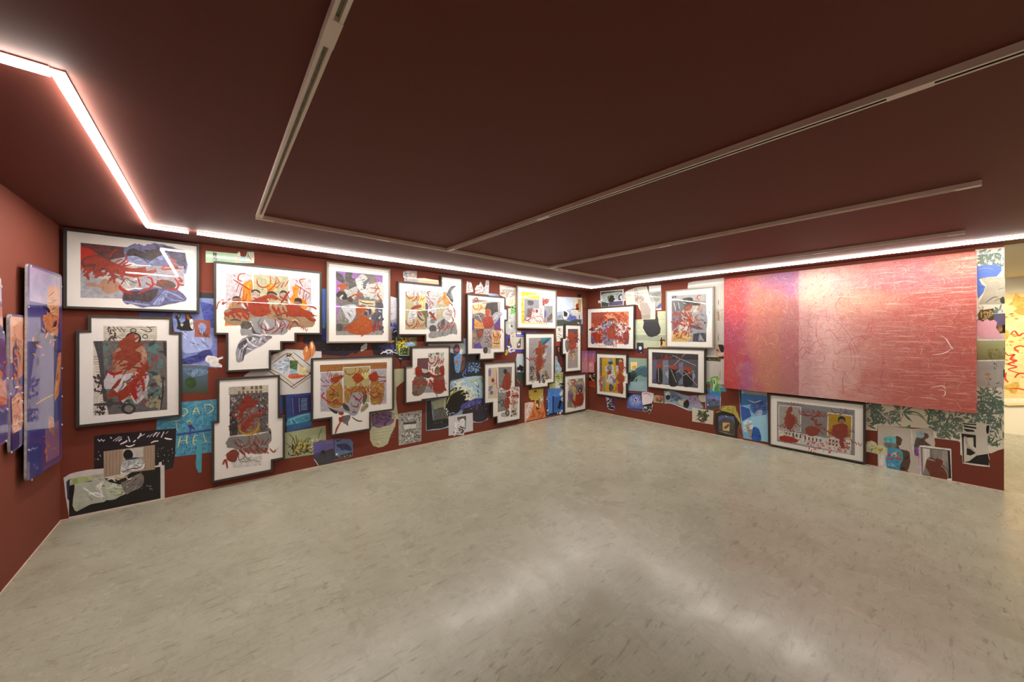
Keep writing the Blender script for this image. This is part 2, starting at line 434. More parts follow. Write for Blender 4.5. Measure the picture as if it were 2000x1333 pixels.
def floor_mat():
    m, nt, b = new_mat('polished_concrete'); N = nt.nodes; L = nt.links
    geo = N.new('ShaderNodeTexCoord')
    def noise(sc, det, ro, vec=None, dist=0):
        n = N.new('ShaderNodeTexNoise'); n.inputs['Scale'].default_value = sc; n.inputs['Detail'].default_value = det
        n.inputs['Roughness'].default_value = ro; n.inputs['Distortion'].default_value = dist
        L.new(vec or geo.outputs['Object'], n.inputs['Vector']); return n.outputs['Fac']
    def mix(f, a, b_, bl='MIX'):
        x = N.new('ShaderNodeMix'); x.data_type = 'RGBA'; x.blend_type = bl
        if isinstance(f, float): x.inputs['Factor'].default_value = f
        else: L.new(f, x.inputs['Factor'])
        for i, q in ((6, a), (7, b_)):
            if isinstance(q, tuple): x.inputs[i].default_value = q
            else: L.new(q, x.inputs[i])
        return x.outputs[2]
    def rng(v, lo, hi, a=0., b_=1.):
        r = N.new('ShaderNodeMapRange'); r.clamp = True; L.new(v, r.inputs['Value'])
        for k, q in (('From Min', lo), ('From Max', hi), ('To Min', a), ('To Max', b_)): r.inputs[k].default_value = q
        return r.outputs[0]
    def mapped(rot, sx, sy):
        mp = N.new('ShaderNodeMapping'); L.new(geo.outputs['Object'], mp.inputs[0])
        mp.inputs['Rotation'].default_value = (0, 0, rot); mp.inputs['Scale'].default_value = (sx, sy, 1); return mp.outputs[0]
    c = mix(rng(noise(1.1, 8, .62, None, .6), .3, .7), rgb(FLOOR[0]), rgb(FLOOR[1]))
    c = mix(rng(noise(3.4, 9, .68, None, .8), .4, .75, 0, .5), c, rgb(FLOOR[2]))
    c = mix(rng(noise(.55, 5, .6), .4, .8, 0, .45), c, rgb(FLOOR[3]))
    # brushed smears in two directions
    c = mix(rng(noise(5, 6, .7, mapped(.5, 1, 4)), .5, .72, 0, .42), c, rgb(FLOOR[4]))
    c = mix(rng(noise(7, 6, .75, mapped(-.6, 4, .8)), .54, .7, 0, .5), c, rgb(FLOOR[4]))
    # fine grain
    c = mix(rng(noise(70, 4, .7), .35, .7, 0, .3), c, rgb(FLOOR[2]))
    # scratches: thin iso-lines of stretched noise, masked
    for rot, sx, sy, sc, se in ((.35, 1, 7, 2.2, 0), (-.9, 1, 8, 2.7, 3), (1.3, 1, 9, 3.3, 7)):
        v = noise(sc, 2, .5, mapped(rot, sx, sy), 1.5)
        a = N.new('ShaderNodeMath'); a.operation = 'SUBTRACT'; L.new(v, a.inputs[0]); a.inputs[1].default_value = .5
        ab = N.new('ShaderNodeMath'); ab.operation = 'ABSOLUTE'; L.new(a.outputs[0], ab.inputs[0])
        ln = rng(ab.outputs[0], .0, .006, 1., 0.)
        mk = rng(noise(2.3, 3, .6, mapped(rot+se, 1.3, 1.1)), .5, .58)
        mu = N.new('ShaderNodeMath'); mu.operation = 'MULTIPLY'; L.new(ln, mu.inputs[0]); L.new(mk, mu.inputs[1])
        m2 = N.new('ShaderNodeMath'); m2.operation = 'MULTIPLY'; L.new(mu.outputs[0], m2.inputs[0]); m2.inputs[1].default_value = .75
        c = mix(m2.outputs[0], c, rgb('5d574c'))
    # short dark scuffs
    for rot, sc in ((.6, 5.1), (-.4, 7.3)):
        v = noise(sc, 3, .55, mapped(rot, 1, 5.5), .4)
        c = mix(rng(v, .635, .69, 0, .6), c, rgb('655e50'))
    L.new(c, b.inputs['Base Color'])
    r = rng(noise(2.6, 7, .65, None, .5), .3, .7, .18, .38); L.new(r, b.inputs['Roughness'])
    b.inputs['Specular IOR Level'].default_value = .42
    bp = N.new('ShaderNodeBump'); bp.inputs['Strength'].default_value = .12; bp.inputs['Distance'].default_value = .004
    L.new(noise(9, 5, .5), bp.inputs['Height']); L.new(bp.outputs[0], b.inputs['Normal'])
    return m
def shell(name, mat, *boxes):
    V, F = [], []
    for bx in boxes: box_data(*bx, V, F)
    o = link_mesh(name, V, F, [mat]); o['kind'] = 'structure'; return o
YB = -8.0
shell('floor', floor_mat(), (-.1, 11.1, YB-.1, 1.6, -.1, 0))
shell('ceiling', CEILM, (-.1, XR+.1, YB-.1, .1, CEIL, CEIL+.1))
shell('wall_back', RED, (-.1, XR+.1, 0, .1, 0, CEIL))
shell('wall_left', RED, (-.1, 0, YB, 0, 0, CEIL))
shell('wall_right', RED, (XR, XR+.1, YR, 0, 0, CEIL))
shell('wall_front', RED, (-.1, 11.1, YB-.1, YB, 0, CEIL))
shell('ceiling_adjoining', BEIGE, (XR+.1, 11.1, YB-.1, 1.6, CEIL, CEIL+.1))
shell('wall_far', BEIGE, (11.0, 11.1, YB, 1.6, 0, CEIL))
shell('wall_adjoining', BEIGE, (XR+.1, 11.1, 1.6, 1.7, 0, CEIL), (XR+.101, XR+.14, YR, 1.6, 0, CEIL))
shell('baseboard_back', PALE, (0.003, XR-.003, -.004, 0, .0005, .006))
shell('baseboard_right', PALE, (XR-.004, XR, YR, -.004, .0005, .006))
shell('baseboard_left', PALE, (0, .004, -4, -.004, .0005, .006))

# ------------------------------------------------------------------ LED light lines under the ceiling
def emit_mat(name, colr, s):
    m = bpy.data.materials.new(name); m.use_nodes = True; nt = m.node_tree; nt.nodes.clear()
    o = nt.nodes.new('ShaderNodeOutputMaterial'); e = nt.nodes.new('ShaderNodeEmission')
    e.inputs[0].default_value = colr; e.inputs[1].default_value = s
    nt.links.new(e.outputs[0], o.inputs[0]); return m
LED = emit_mat('led_diffuser_glow', (1, .93, .84, 1), LED_S)
LEDSIDE = emit_mat('led_diffuser_side_glow', (1, .93, .84, 1), LED_S*LED_SIDE)
ALU = col('eae8e4', .5)
def oriented_box(x0, y0, x1, y1, w, z0, z1, ext0=0, ext1=0):
    d = Vector((x1-x0, y1-y0, 0)); l = d.length
    V, F = [], []; box_data(-ext0, l+ext1, -w/2, w/2, z0, z1, V, F)
    return V, F, math.atan2(d.y, d.x), l
def led(x0, y0, x1, y1, label, ext0=0, ext1=0):
    V, F, r, l = oriented_box(x0, y0, x1, y1, .038, -.0052, -.0005, ext0, ext1)
    e = empty('led_light_line', (x0, y0, CEIL), r)
    tag(e, label, 'light', 'bright LED lines around the ceiling')
    link_mesh('housing', V, F, [ALU], None, e)
    V, F = [], []; box_data(-ext0+.002, l+ext1-.002, -.013, .013, -.025, -.0054, V, F)
    link_mesh('diffuser', V, F, [LED, LEDSIDE], [0, 1, 1, 1, 1, 1], e)
led(.03, -2.855, .572, -2.862, 'short bright LED line at the upper left edge, running to the left wall', 0, 0)
led(.589, -2.874, .589, -.57, 'diagonal-looking bright LED line on the left, parallel to the left wall', 0, 0)
led(.578, -.553, .845, -.553, 'shortest bright LED line above the topmost left framed picture, by the bend', 0, 0)
led(.90, -.556, 6.60, -.55, 'longest bright LED line along the long picture wall', 0, 0)
led(6.625, -.535, 6.86, -5.6, 'bright LED line above the large pink and red painting', 0, 0)
led(6.865, -5.63, 6.9, -7.4, 'bright LED line continuing past the free end of the right wall', 0, 0)
led(6.88, -7.45, .6, -7.45, 'bright LED line along the wall behind the viewer', 0, 0)

led(10.6, -4.95, 7.8, -4.95, 'added LED line, unseen behind the right wall, brightening the adjoining ceiling', 0, 0)  # added source, out of view, brightens the beige ceiling next door
# ------------------------------------------------------------------ white lighting tracks
TRK = col('efeadf/f4f0e6/n3', .4); SLOT = col('8f9282', .5); DARK = col('23241f', .6)
def track(x0, y0, x1, y1, label, joints=(), ends=(1, 1), dark=True):
    d = Vector((x1-x0, y1-y0, 0)); l = d.length; r = math.atan2(d.y, d.x)
    e = empty('lighting_track', (x0, y0, CEIL), r); tag(e, label, 'lighting track', 'white lighting tracks on the ceiling')
    V, F = [], []
    W, H, s = .019, .030, .0075
    box_data(0, l, -W, -s, -H, -.0005, V, F); box_data(0, l, s, W, -H, -.0005, V, F)
    box_data(0, l, -s, s, -.012, -.0006, V, F)
    link_mesh('rail', V, F, [TRK], None, e)
    V, F = [], []; box_data(.12, l-.1, -s+.0003, s-.0003, -.0135, -.0122, V, F)
    link_mesh('groove', V, F, [SLOT], None, e)
    V, F = [], []; box_data(.12, l-.1, s-.0022, s-.0002, -H+.001, -.014, V, F)
    if dark: link_mesh('conductor', V, F, [DARK], None, e)
    for q in joints:
        V, F = [], []; box_data(q-.06, q+.06, -W-.0008, W+.0008, -H-.0012, -.001, V, F)
        link_mesh('connector', V, F, [TRK], None, e)
    for q in ((0, .11) if ends[0] else None, (l-.1, l) if ends[1] else None):
        if q:
            V, F = [], []; box_data(q[0], q[1], -W-.0008, W+.0008, -H-.0012, -.0008, V, F)
            link_mesh('end_cap', V, F, [TRK], None, e)
track(1.288, -1.49, 1.288, -7.0, 'white lighting track running from its corner joint towards the viewer at upper left', (2.2,), dark=False)
track(1.268, -1.455, 6.14, -1.455, 'white lighting track parallel to the long picture wall, the others branch off it', (1.0, 3.4))
track(2.962, -1.476, 3.05, -7.0, 'middle white lighting track running to the upper right edge with a black groove', (1.42, 3.33))
track(4.53, -1.476, 4.595, -5.042, 'white lighting track ending free on the bare ceiling, second nearest the painting', (1.6,))
track(6.155, -1.43, 6.178, -5.026, 'white lighting track nearest the bright line above the large painting', (1.3, 2.6))

# ------------------------------------------------------------------ adjoining space, warm
far = Sheet('far', 5.9, .62, (0, 0, 1))
def far_poly(uvs, n, c, rough=.7): far.face([(u-5.9, v-.62) for u, v in uvs], n, col(c, rough))
bn = [(4.9, 2.3), (7.0, 2.3), (7.0, .42), (6.6, .36), (6.2, .46), (6.0, .40), (5.8, .5), (5.6, .46), (5.4, .52), (4.9, .5)]
far.slab([(u-5.9, v-.62) for u, v in ccw(bn)], .03, .034, col('d8b468/ecd8a4/n3', .8))
far_poly([(5.3, .62), (5.5, .57), (5.75, .6), (6.0, .52), (6.4, .55), (6.8, .5), (6.8, .42), (6.4, .41), (6.0, .44), (5.8, .53), (5.6, .5), (5.3, .54)], .0345, 'ece6d4/d8cda8/n9')
rr = random.Random(4)
for i in range(9):
    u, v = rr.uniform(5.35, 6.6), rr.uniform(.6, 2.2); r_ = rr.uniform(.06, .16)
    far_poly([(u+r_*rr.uniform(.5, 1)*math.cos(a*.5), v+r_*rr.uniform(.5, 1.2)*math.sin(a*.5)) for a in range(12)], .0346+i*.00002, 'b88c3c/d0a850/k12')
for i in range(160):
    u, v = rr.uniform(5.3, 6.4), rr.uniform(.75, 2.1); s = rr.uniform(.008, .03)
    far_poly([(u-s, v), (u, v+s*.7), (u+s*1.3, v+s*.1), (u+s*.2, v-s*.6)], .0347, 'c98a3a/b8792c/n20')
for st in ([(5.62, 1.62), (5.66, 1.68), (5.7, 1.6), (5.74, 1.64), (5.8, 1.58)], [(5.56, 1.35), (5.6, 1.28), (5.66, 1.3), (5.62, 1.22), (5.68, 1.2), (5.6, 1.14), (5.68, 1.1), (5.6, 1.05), (5.7, 1.0)],
           [(5.7, 1.33), (5.66, 1.4), (5.72, 1.44), (5.78, 1.4)], [(5.66, .92), (5.72, 1.0), (5.9, .95)], [(5.62, .74), (5.7, .75), (5.78, .73), (5.9, .75)], [(5.58, 1.0), (5.57, .9), (5.6, .84)]):
    for q in ribbon(smooth(st), .022): far_poly(ccw(q), .035, 'c83a1c')
o = far.build('painted_cloth_banner')
tag(o, 'yellow cloth banner with red brushed marks hanging in the space beyond the right wall', 'banner')
def spot(x, y, tx, ty, tz, label, energy):  # added lamps, out of view, that light the adjoining space
    e = empty('added_spotlight', (x, y, CEIL)); tag(e, label, 'spotlight', 'added warm spotlights lighting the adjoining space')
    V, F = [], []; box_data(-.03, .03, -.03, .03, -.05, -.001, V, F); link_mesh('base', V, F, [TRK], None, e)
    V, F = [], []
    for i in range(20):
        a = i*math.tau/20
        V += [(math.cos(a)*.035, math.sin(a)*.035, -.055), (math.cos(a)*.045, math.sin(a)*.045, -.17)]
    for i in range(20):
        j = (i+1) % 20; F.append((2*i, 2*j, 2*j+1, 2*i+1))
    F.append(tuple(2*i for i in range(20)))
    link_mesh('lamp_head', V, F, [TRK], None, e)
    ld = bpy.data.lights.new('lamp_beam', 'SPOT'); ld.energy = energy; ld.color = (1, .86, .62); ld.spot_size = 1.5; ld.spot_blend = .7; ld.shadow_soft_size = .04
    lo = bpy.data.objects.new('lamp_beam', ld); COL.objects.link(lo); lo.location = (x, y, CEIL-.19)
    lo.rotation_euler = (Vector((tx, ty, tz))-lo.location).to_track_quat('-Z', 'Y').to_euler(); lo.parent = e
    lo.location = (0, 0, -.19)
spot(9.6, -5.7, 11, -5.75, 1.2, 'unseen warm spotlight added to light the yellow cloth banner', SPOT_W)
spot(9.3, -6.9, 10.4, -6.9, 0, 'unseen warm spotlight added to wash the floor of the adjoining space', SPOT_W*.8)
spot(9.3, -4.2, 10.2, -4.6, 0, 'unseen warm spotlight added behind the right wall', SPOT_W*.6)
# ------------------------------------------------------------------ long wall: framed pictures (crop = origin and scale of the measured detail)
c1=(110,430,6.667)
framed('large landscape black frame at the top left corner, lying figure in violet cloth, red strokes','long',c1,
'85,98 1862,322 1862,1200 85,1160','''
p b4b7c0 315,300 905,355 900,1025 315,1012
p 4a3538/7a3a34/k40 315,295 905,355 950,470 700,520 330,380
p d8301c/c02a18 318,345 430,370 560,460 400,500 330,650 318,645
o 6a6590/8d92c4/n30 880,370 980,325 1070,312 1130,330 1250,305 1400,325 1600,385 1680,430 1685,700 1400,640 1200,590 930,540
o 3f3439/57484c/n20 920,400 1000,370 1150,420 1280,380 1430,420 1250,530 1100,490 930,470
o a9b4de/8f9bd0 920,470 1060,480 1180,570 1000,560 930,530
o 97a4d8 1440,440 1420,500 1250,570 1180,585 1300,490
o 55506e 1430,350 1600,390 1680,440 1680,640 1560,560 1450,420
p b8b4c0 900,600 1660,600 1670,860 1200,900 880,860
e 5a3a34/6e463c 520,560 200,105
o d8d4d2/bcb6b8/k40 430,700 700,640 880,640 1060,600 1060,860 860,890 800,800 560,760
o b08468/c79a7c 370,850 440,805 500,830 560,840 620,770 720,790 800,810 860,900 700,960 640,950 560,880 480,870
o 5c5878/7d82b4/n30 860,985 900,930 1150,890 1300,880 1560,900 1680,1000 1680,1050 1500,1100 1200,1140 1000,1110 870,1070
o 3c3238/5a4a4e 870,1000 920,940 1150,920 1330,900 1230,1060 1050,1050 880,1050
o 99a6da 1250,1100 1400,930 1460,940 1360,1100
s a6b0de 22 870,1060 1050,1090 1220,1110
s a6b0de 18 1430,930 1560,980 1660,1040
s 8e9ad0 16 1400,960 1500,1040 1640,1050
e 6d5750 1430,840 130,60 10
s a08a70 30 1290,620 1330,760''','''
s b84028 120 360,560 500,520 660,580 860,660 1000,680 1170,640
s c0402a 60 870,690 1000,720 1150,700 1300,660
k b84430 380,600 880,740 30 26 2 2.8
k a84030 420,640 860,780 18 20 3 2.6
s c83a26 26 690,480 760,400 800,390
s c83a26 24 880,450 920,480 880,540 790,600 760,560 860,510
s c83a26 22 940,540 860,600 980,580
s c83822 26 1060,740 1090,850 1100,860
s c83822 28 1180,740 1240,770 1250,860 1130,930 1060,960
z c83822 24 1190,850 1440,800 7 40
s c83822 26 1450,480 1560,540 1470,560 1580,620 1460,640 1380,640 1430,600 1640,640
s c83822 24 1330,710 1530,720
s c83822 26 1550,700 1640,800 1590,790
s c83822 30 1540,760 1590,830 1560,900 1440,890
s c83822 34 1590,840 1660,850
s c8301e 44 820,850 860,910 990,960
s c03828 30 900,760 840,840''')

c2=(110,600,5.332)
framed('tall black frame with stepped top corners, bare-chested standing figure covered in red paint','long',c2,
'325,88 1206,100 1206,262 1303,262 1303,1140 200,1262 200,240 325,240','''
p f0ecd8 490,195 1050,200 1050,360 490,360
h 8a8578 4 495,215 1045,215 0,22 7
k 5a4448 540,210 620,350 22 14 3
z 4a4452 12 600,230 720,240 6 22
s 6a4a4c 10 600,290 680,330
e 3f3a44 800,245 34,24
e f0ecd8 800,245 24,15
s 3f3a44 10 880,230 960,260 990,240 940,200
e 55566a 925,308 30,24
e f0ecd8 925,308 20,14
s 5a4448 10 930,215 1030,205
p 5b6866/7f6f6c/k26 385,355 1150,350 1155,1070 395,1135
k 5f8a84 480,370 1120,1000 60 34 1
k 8a5560 480,370 1120,1000 40 26 2
k 3f4a4c 480,370 1120,1060 60 28 3
k a9a486 700,720 1110,1060 50 26 5
p f2ead8 385,370 430,500 470,740 520,1000 545,1125 385,1135
h 6a625a 4 388,520 440,520 4,26 22
k 4a3c40 400,700 500,900 26 18 4
k 2e2a2a 392,1040 500,1130 26 14 5
p 4a4a50 395,360 480,355 500,700 540,1000 490,980 440,560
s 4b484c 34 390,1020 560,1010 700,995
p 3a3434 1110,360 1150,370 1150,520 1120,500
s 3c3438 18 1110,720 1108,900 1085,1070
e 2e2828 800,330 84,68
e d0a898 830,325 32,40
o b07c62/c89a80 620,440 720,400 860,400 930,440 945,560 900,660 830,700 680,700 600,670 590,560
o a8745a 590,470 650,480 630,600 620,670 580,668 585,560
o c89a80 880,430 930,450 945,600 910,640 880,560
o cfc6c8/e4dcdc/n40 535,680 700,700 940,680 950,830 900,960 820,1010 760,900 700,1000 600,860 520,855 490,800
k b8b0b8 820,700 940,960 30 20 8
e 3a3838 750,1060 78,58
e 8d8c80 755,1060 45,38''','''
o a84a30 700,330 780,280 820,290 800,360 870,370 880,400 820,450 870,480 880,560 800,600 740,640 700,700 600,860 650,900 570,950 560,880 620,790 720,690 740,560 620,560 600,520 680,450 640,380
o b04428 620,900 760,800 860,700 940,560 960,640 900,720 820,860 840,1000 780,900 720,930 650,990 640,920
s c02f28 30 535,670 600,700 690,670
s c02f28 26 600,700 600,740
s c02a24 50 800,780 810,900 840,960
z b84a34 30 720,880 900,620 7 36
s a84a38 36 880,580 920,640 910,700
s b8432e 22 1010,600 960,650
k c23a2c 800,640 940,860 20 20 7''')

c4=(390,470,5.127)
framed('large stepped frame, shirtless men before lilac panels and orange shapes, grey wing below','long',c4,
'140,205 1222,312 1222,943 970,943 970,1026 828,1026 828,1116 715,1116 715,1300 262,1322 262,945 140,945','''
p d8cfd8 265,318 525,335 525,700 250,700 265,855
p d8cfd8 265,318 525,335 525,780 258,855
p c4bf9c 540,338 888,362 888,780 540,780
p d8cfd8 902,370 1118,388 1118,830 902,860
o fc9423/f58a1c 430,440 470,405 525,410 525,600 400,640 300,700 300,640 420,580
p fc9423 258,780 320,830 400,850 252,856
e fc9423 710,470 42,45
o fc9423 925,470 960,445 995,480 985,560 1060,600 1075,680 1000,690 905,600 935,540
e 3c3634 368,590 45,34
o b08a6a 320,585 410,585 405,680 330,690
e c8b0a0 555,545 48,55
o 3c3634 512,530 520,500 560,490 600,505 605,535 560,505
e b39a86 725,560 52,50
o 3c3634 672,545 680,515 725,508 770,530 770,548 720,530
e c0a898 838,545 42,45
o 34302e 795,535 820,502 860,505 880,535 840,520
e 9c7458 985,630 42,55
o 2f2a28 945,610 960,580 1010,582 1028,625 985,610
o b49474/a08468 250,700 330,660 420,670 520,700 640,660 760,640 880,660 960,700 1060,700 1140,740 1130,860 940,870 870,890 700,790 520,790 420,850 300,850 255,800
o 5a5650/6a665e 410,850 430,810 500,815 525,860 480,890 420,890
o b8b8ba/8e8e92/v60 500,780 620,760 760,800 870,800 880,920 760,950 600,940 540,950 420,950 410,880 480,890 530,860
o 4e4c50 520,840 560,920 620,940 560,945 530,930
o bcbcc8/8a8a96/v50 520,930 640,950 715,970 640,1040 520,1110 440,1160 430,1210 370,1215 365,1100 400,1010
o 5d5d66 400,1030 520,960 480,1060 450,1150 430,1210 420,1120 380,1070
s e8e8ee 8 420,1180 440,1080 500,1030
s e8e8ee 8 390,1190 410,1100 470,1050
k f2f2f6 440,980 640,1060 12 14 1 2
e 8a7a74 690,970 36,18''','''
w c2521f 13 575,360 310,8 0,140
w b5202c 12 620,800 320,-20 0,135
s c2521f 12 460,330 400,340 385,390 425,410
s c2521f 14 340,350 360,352
s c2521f 14 335,390 480,480 510,500
z c2521f 12 370,470 470,600 7 40
s c2521f 12 1060,385 1000,400 1035,465
s c2521f 14 960,395 980,412
s c2521f 14 955,440 1110,540
z c2521f 12 1000,500 1090,590 6 40
s c2521f 10 1060,480 1115,488
z b8492f 34 250,740 500,770 8 24
s b8492f 40 250,750 400,700 500,750
z b8492f 40 450,640 900,720 16 48
o b5482e 480,620 660,580 700,700 640,760 520,740
s b8492f 40 560,600 700,560 780,590
o b8492f 870,640 940,640 1140,740 1120,760 900,750
z b8492f 24 880,700 1140,760 6 40
s b8492f 30 1040,740 1130,800 1160,790
s b04030 20 800,650 860,560 900,510
z b04030 16 800,600 900,560 6 40
s c4604c 16 170,690 190,620 240,600 230,640 310,580
s c4604c 18 1080,655 1140,670 1170,690
z c4604c 12 980,850 1080,900 8 18
s b8492f 24 330,600 400,610 380,640''')

c5=(390,700,5.331)
framed('stepped black frame standing lowest, red-brushed figure above a yellow wreath and grey drape','long',c5,
'178,210 836,178 836,605 888,600 888,1052 765,1070 765,1175 125,1305 125,660 178,660','''
p d9d2c0 300,300 715,280 715,370 300,385
h 8c8578 3 310,310 440,305 0,18 4
h 8b6f58 26 455,345 455,375 0,0 1
h 8b6f58 28 545,292 545,325 45,-2 3
h 8b6f58 28 545,340 545,370 45,-2 3
h 8b6f58 28 412,345 412,375 44,-2 3
h 8b6f58 26 455,300 455,332 0,0 1
p 7d7878/3a3638/k46 312,380 715,355 715,768 312,825
k 2f2c30 320,560 400,800 40 20 1
k c4c0c4 320,380 710,700 60 12 2
k b04048 320,400 710,700 14 9 3
o 8f7a74 400,540 560,500 620,620 620,700 540,760 420,730 390,640
p e6e0dc 312,812 715,762 715,772 312,826
s d8a010 22 400,705 430,765 500,790 570,770 610,720 615,675
k b8860c 400,700 620,795 26 11 4
o 9a9894/7c7a76/v50 300,830 715,775 700,720 755,830 720,900 700,980 560,1000 420,960 330,940 290,930 275,880
s 6e6a68 12 330,860 420,920 560,980
s b4b2b0 10 560,820 620,900 720,930
p f6f2ee 330,1070 655,1010 640,1115 340,1150
s 3a3c44 7 370,1040 400,1000 410,1060 460,1040 470,1010 500,1050 540,1020
s 3a3c44 5 400,1070 480,1080 540,1060 620,1080
z 3a3c44 5 390,1030 520,1050 9 24''','''
o a23c2c 470,400 540,395 550,430 610,460 560,510 470,540 440,700 480,650 560,590 480,760 430,750 440,680 420,560 390,520 440,470
z aa3e2c 40 440,720 640,560 6 34
s b03a30 20 560,740 540,690 450,720 470,650
w b83630 13 520,530 190,-20 0,90
s c0342e 22 335,570 370,610 440,600
w ad3432 14 370,820 340,-10 0,130
z a83c30 34 380,985 700,960 12 24
o a03c2c 275,1000 350,950 400,990 370,1080 290,1060
s c25040 24 240,1110 270,1060 290,1150
s b84438 22 640,950 720,990
s c0443a 14 730,940 770,980 790,950
s d8a09a 8 790,980 820,930''')

c6=(600,490,6.35)
framed('portrait frame in paler wood, violet print crowded with grey figures, third in top row','long',c6,
'245,140 1030,225 1030,1140 245,1148','''
p 8c8684/6e6a6a/n26 356,252 935,308 935,1045 356,1048
p a672c0 356,252 665,282 600,350 480,340 460,480 356,540
p a672c0 840,300 935,310 935,398 860,390
p a672c0 356,640 410,680 380,880 356,900
o 4a4848 360,262 430,300 470,380 440,400 380,370 356,330
o 5a5856/454342 480,270 560,275 550,330 600,360 520,400 470,360
o c9c9c9/e0e0e0/v50 600,350 680,290 740,330 760,400 760,600 700,560 640,480 610,440
o 6e6e72 700,390 760,345 780,370 730,420 725,470 690,465
o 5a5858/474545 510,420 545,385 600,400 615,460 580,500 530,490
o d2d2ce/a8a8a6/v50 470,510 620,440 610,560 560,580 480,580
o 3a3432 356,545 400,500 470,520 500,600 430,600 370,570
o b9b9b5/dededc/v60 760,420 935,400 935,620 840,600 770,610 740,540
o 8e8e8e 620,560 720,570 840,600 930,640 700,600
o 52443e 510,575 560,560 560,640 500,620
p e8d8a8 640,610 850,630 840,690 640,660
s 6a5040 14 650,620 700,650 830,660
o e6e6ea/b9c6d4/v60 420,690 600,670 600,800 520,900 470,800
o 8b8a84/a4a39a/n20 380,760 420,700 450,780 520,900 400,900 370,880
p ecd9a6 600,690 840,700 840,780 620,780
k 454a68 720,710 790,790 16 18 2
o 6a6474 840,640 935,650 935,740 860,700
o 3c5058/50646c 835,830 880,790 930,800 930,870 850,870
k 5a5c70 800,700 930,1030 30 26 5
e 5a5a5a 400,950 42,46
p a8a29c 356,1000 935,990 935,1045 356,1048
k d4d4d4 360,400 900,1000 30 16 7''','''
o c06434 360,430 480,400 500,430 440,500 400,460
s c25a28 22 540,570 600,545 640,560 620,620
z c25a28 18 620,520 690,540 5 16
z c8602c 12 830,360 900,580 8 36
s c8602c 14 780,460 860,470 900,480
s c8602c 14 780,520 840,525
s c8602c 18 860,540 920,620 880,610
o b8552c/c8683c 600,720 650,680 720,700 720,760 620,790
o bc5628/cc6c3a/n20 600,860 650,800 760,840 810,900 800,1000 720,1040 620,1040 520,1010 510,930
o c86838 570,900 640,810 720,820 700,860 600,900
s c05a2c 34 450,980 520,930 560,960
s d05038 12 780,760 850,780
z c0343c 12 850,900 920,960 6 22
k d87048 540,880 800,1030 14 18 3
k c03030 820,880 900,1010 12 16 4''',wood=col('7d7668/8c8576/h60',.4))

c7=(590,680,5.555)
framed('wide T-shaped black frame, ochre bird-like silhouettes with red brushed words','long',c7,
'100,105 997,85 997,680 748,705 748,890 308,962 308,765 100,800','''
p b98548/a87238/k40 195,185 920,155 920,225 195,262
z c0542e 6 200,220 440,200 22 14
z c0542e 6 740,190 915,190 16 14
z c0542e 6 560,190 740,180 12 14
p fafafa 195,262 440,258 440,690 192,697
p c9c4d6 203,270 432,266 432,680 200,690
p fafafa 740,232 918,226 918,608 740,625
p cac6d4 742,236 916,230 916,604 742,618
o b88a42/a87c38 330,330 345,290 380,280 400,300 400,360 440,420 445,500 440,600 400,650 330,650 275,600 262,540 265,470 300,420 340,380
o b88a42/a87c38 745,360 790,260 830,300 830,370 880,390 895,450 880,560 850,600 780,620 745,580 720,480
p fafafa 443,210 740,195 738,595 443,615
p c8bf88/beb57c 450,218 732,203 730,588 450,608
p f2ee9c 640,260 725,250 720,330 640,340
o b88a42 570,300 640,290 650,340 600,390 570,360
o b88a42 460,470 540,420 680,430 690,560 600,600 480,600
o 9b9ba6/c4c4ce/v50 540,500 600,480 680,520 640,620 600,720 540,740 480,700 380,700 320,670 440,650 500,600
o 4a4a52 430,600 480,610 520,680 480,680 440,640
o 5a5852 660,520 700,505 700,560 660,620
o 3c3c42 280,640 380,690 370,715 320,690
o 6f6c70 430,740 520,730 510,790 460,820 430,790
p 7b7b82 500,770 500,850 450,810
s 55555c 14 540,750 600,790 655,795
s 9a9070 30 700,600 640,680
o b8ad8a 640,640 700,600 720,640 640,700''','''
z c85a28 12 270,270 320,330 5 30
z c85a28 12 210,360 340,370 5 22
s c85a28 14 210,415 300,410
o c04e2c 310,330 440,295 440,320 370,370 330,370
w c42a24 13 230,520 220,60 30,70
s c42a24 16 240,480 215,530 250,555
s c42a24 14 300,430 350,470 300,520
w cc6a2c 13 470,220 250,-10 0,90
o c8521f 540,320 600,270 660,320 670,340 600,380
w c8521f 13 470,390 260,-10 0,90
w b8302a 12 560,540 130,-110 60,50
s b82a2a 14 550,520 600,555 640,600
s b82a2a 14 545,630 600,640 610,600
o c24428 720,300 790,260 820,330 780,370 730,340
z c24a28 12 800,400 860,600 9 28
s c24a28 12 740,420 720,470 790,490
s c24a28 12 800,250 820,310 910,315
s c24a28 12 820,370 910,355 850,400
s c23a28 14 720,490 790,540 850,510
o b8422c 395,690 450,700 440,730 400,720
o b84430 395,755 440,750 440,800 405,800
s c8543c 20 420,800 380,870 360,930''')

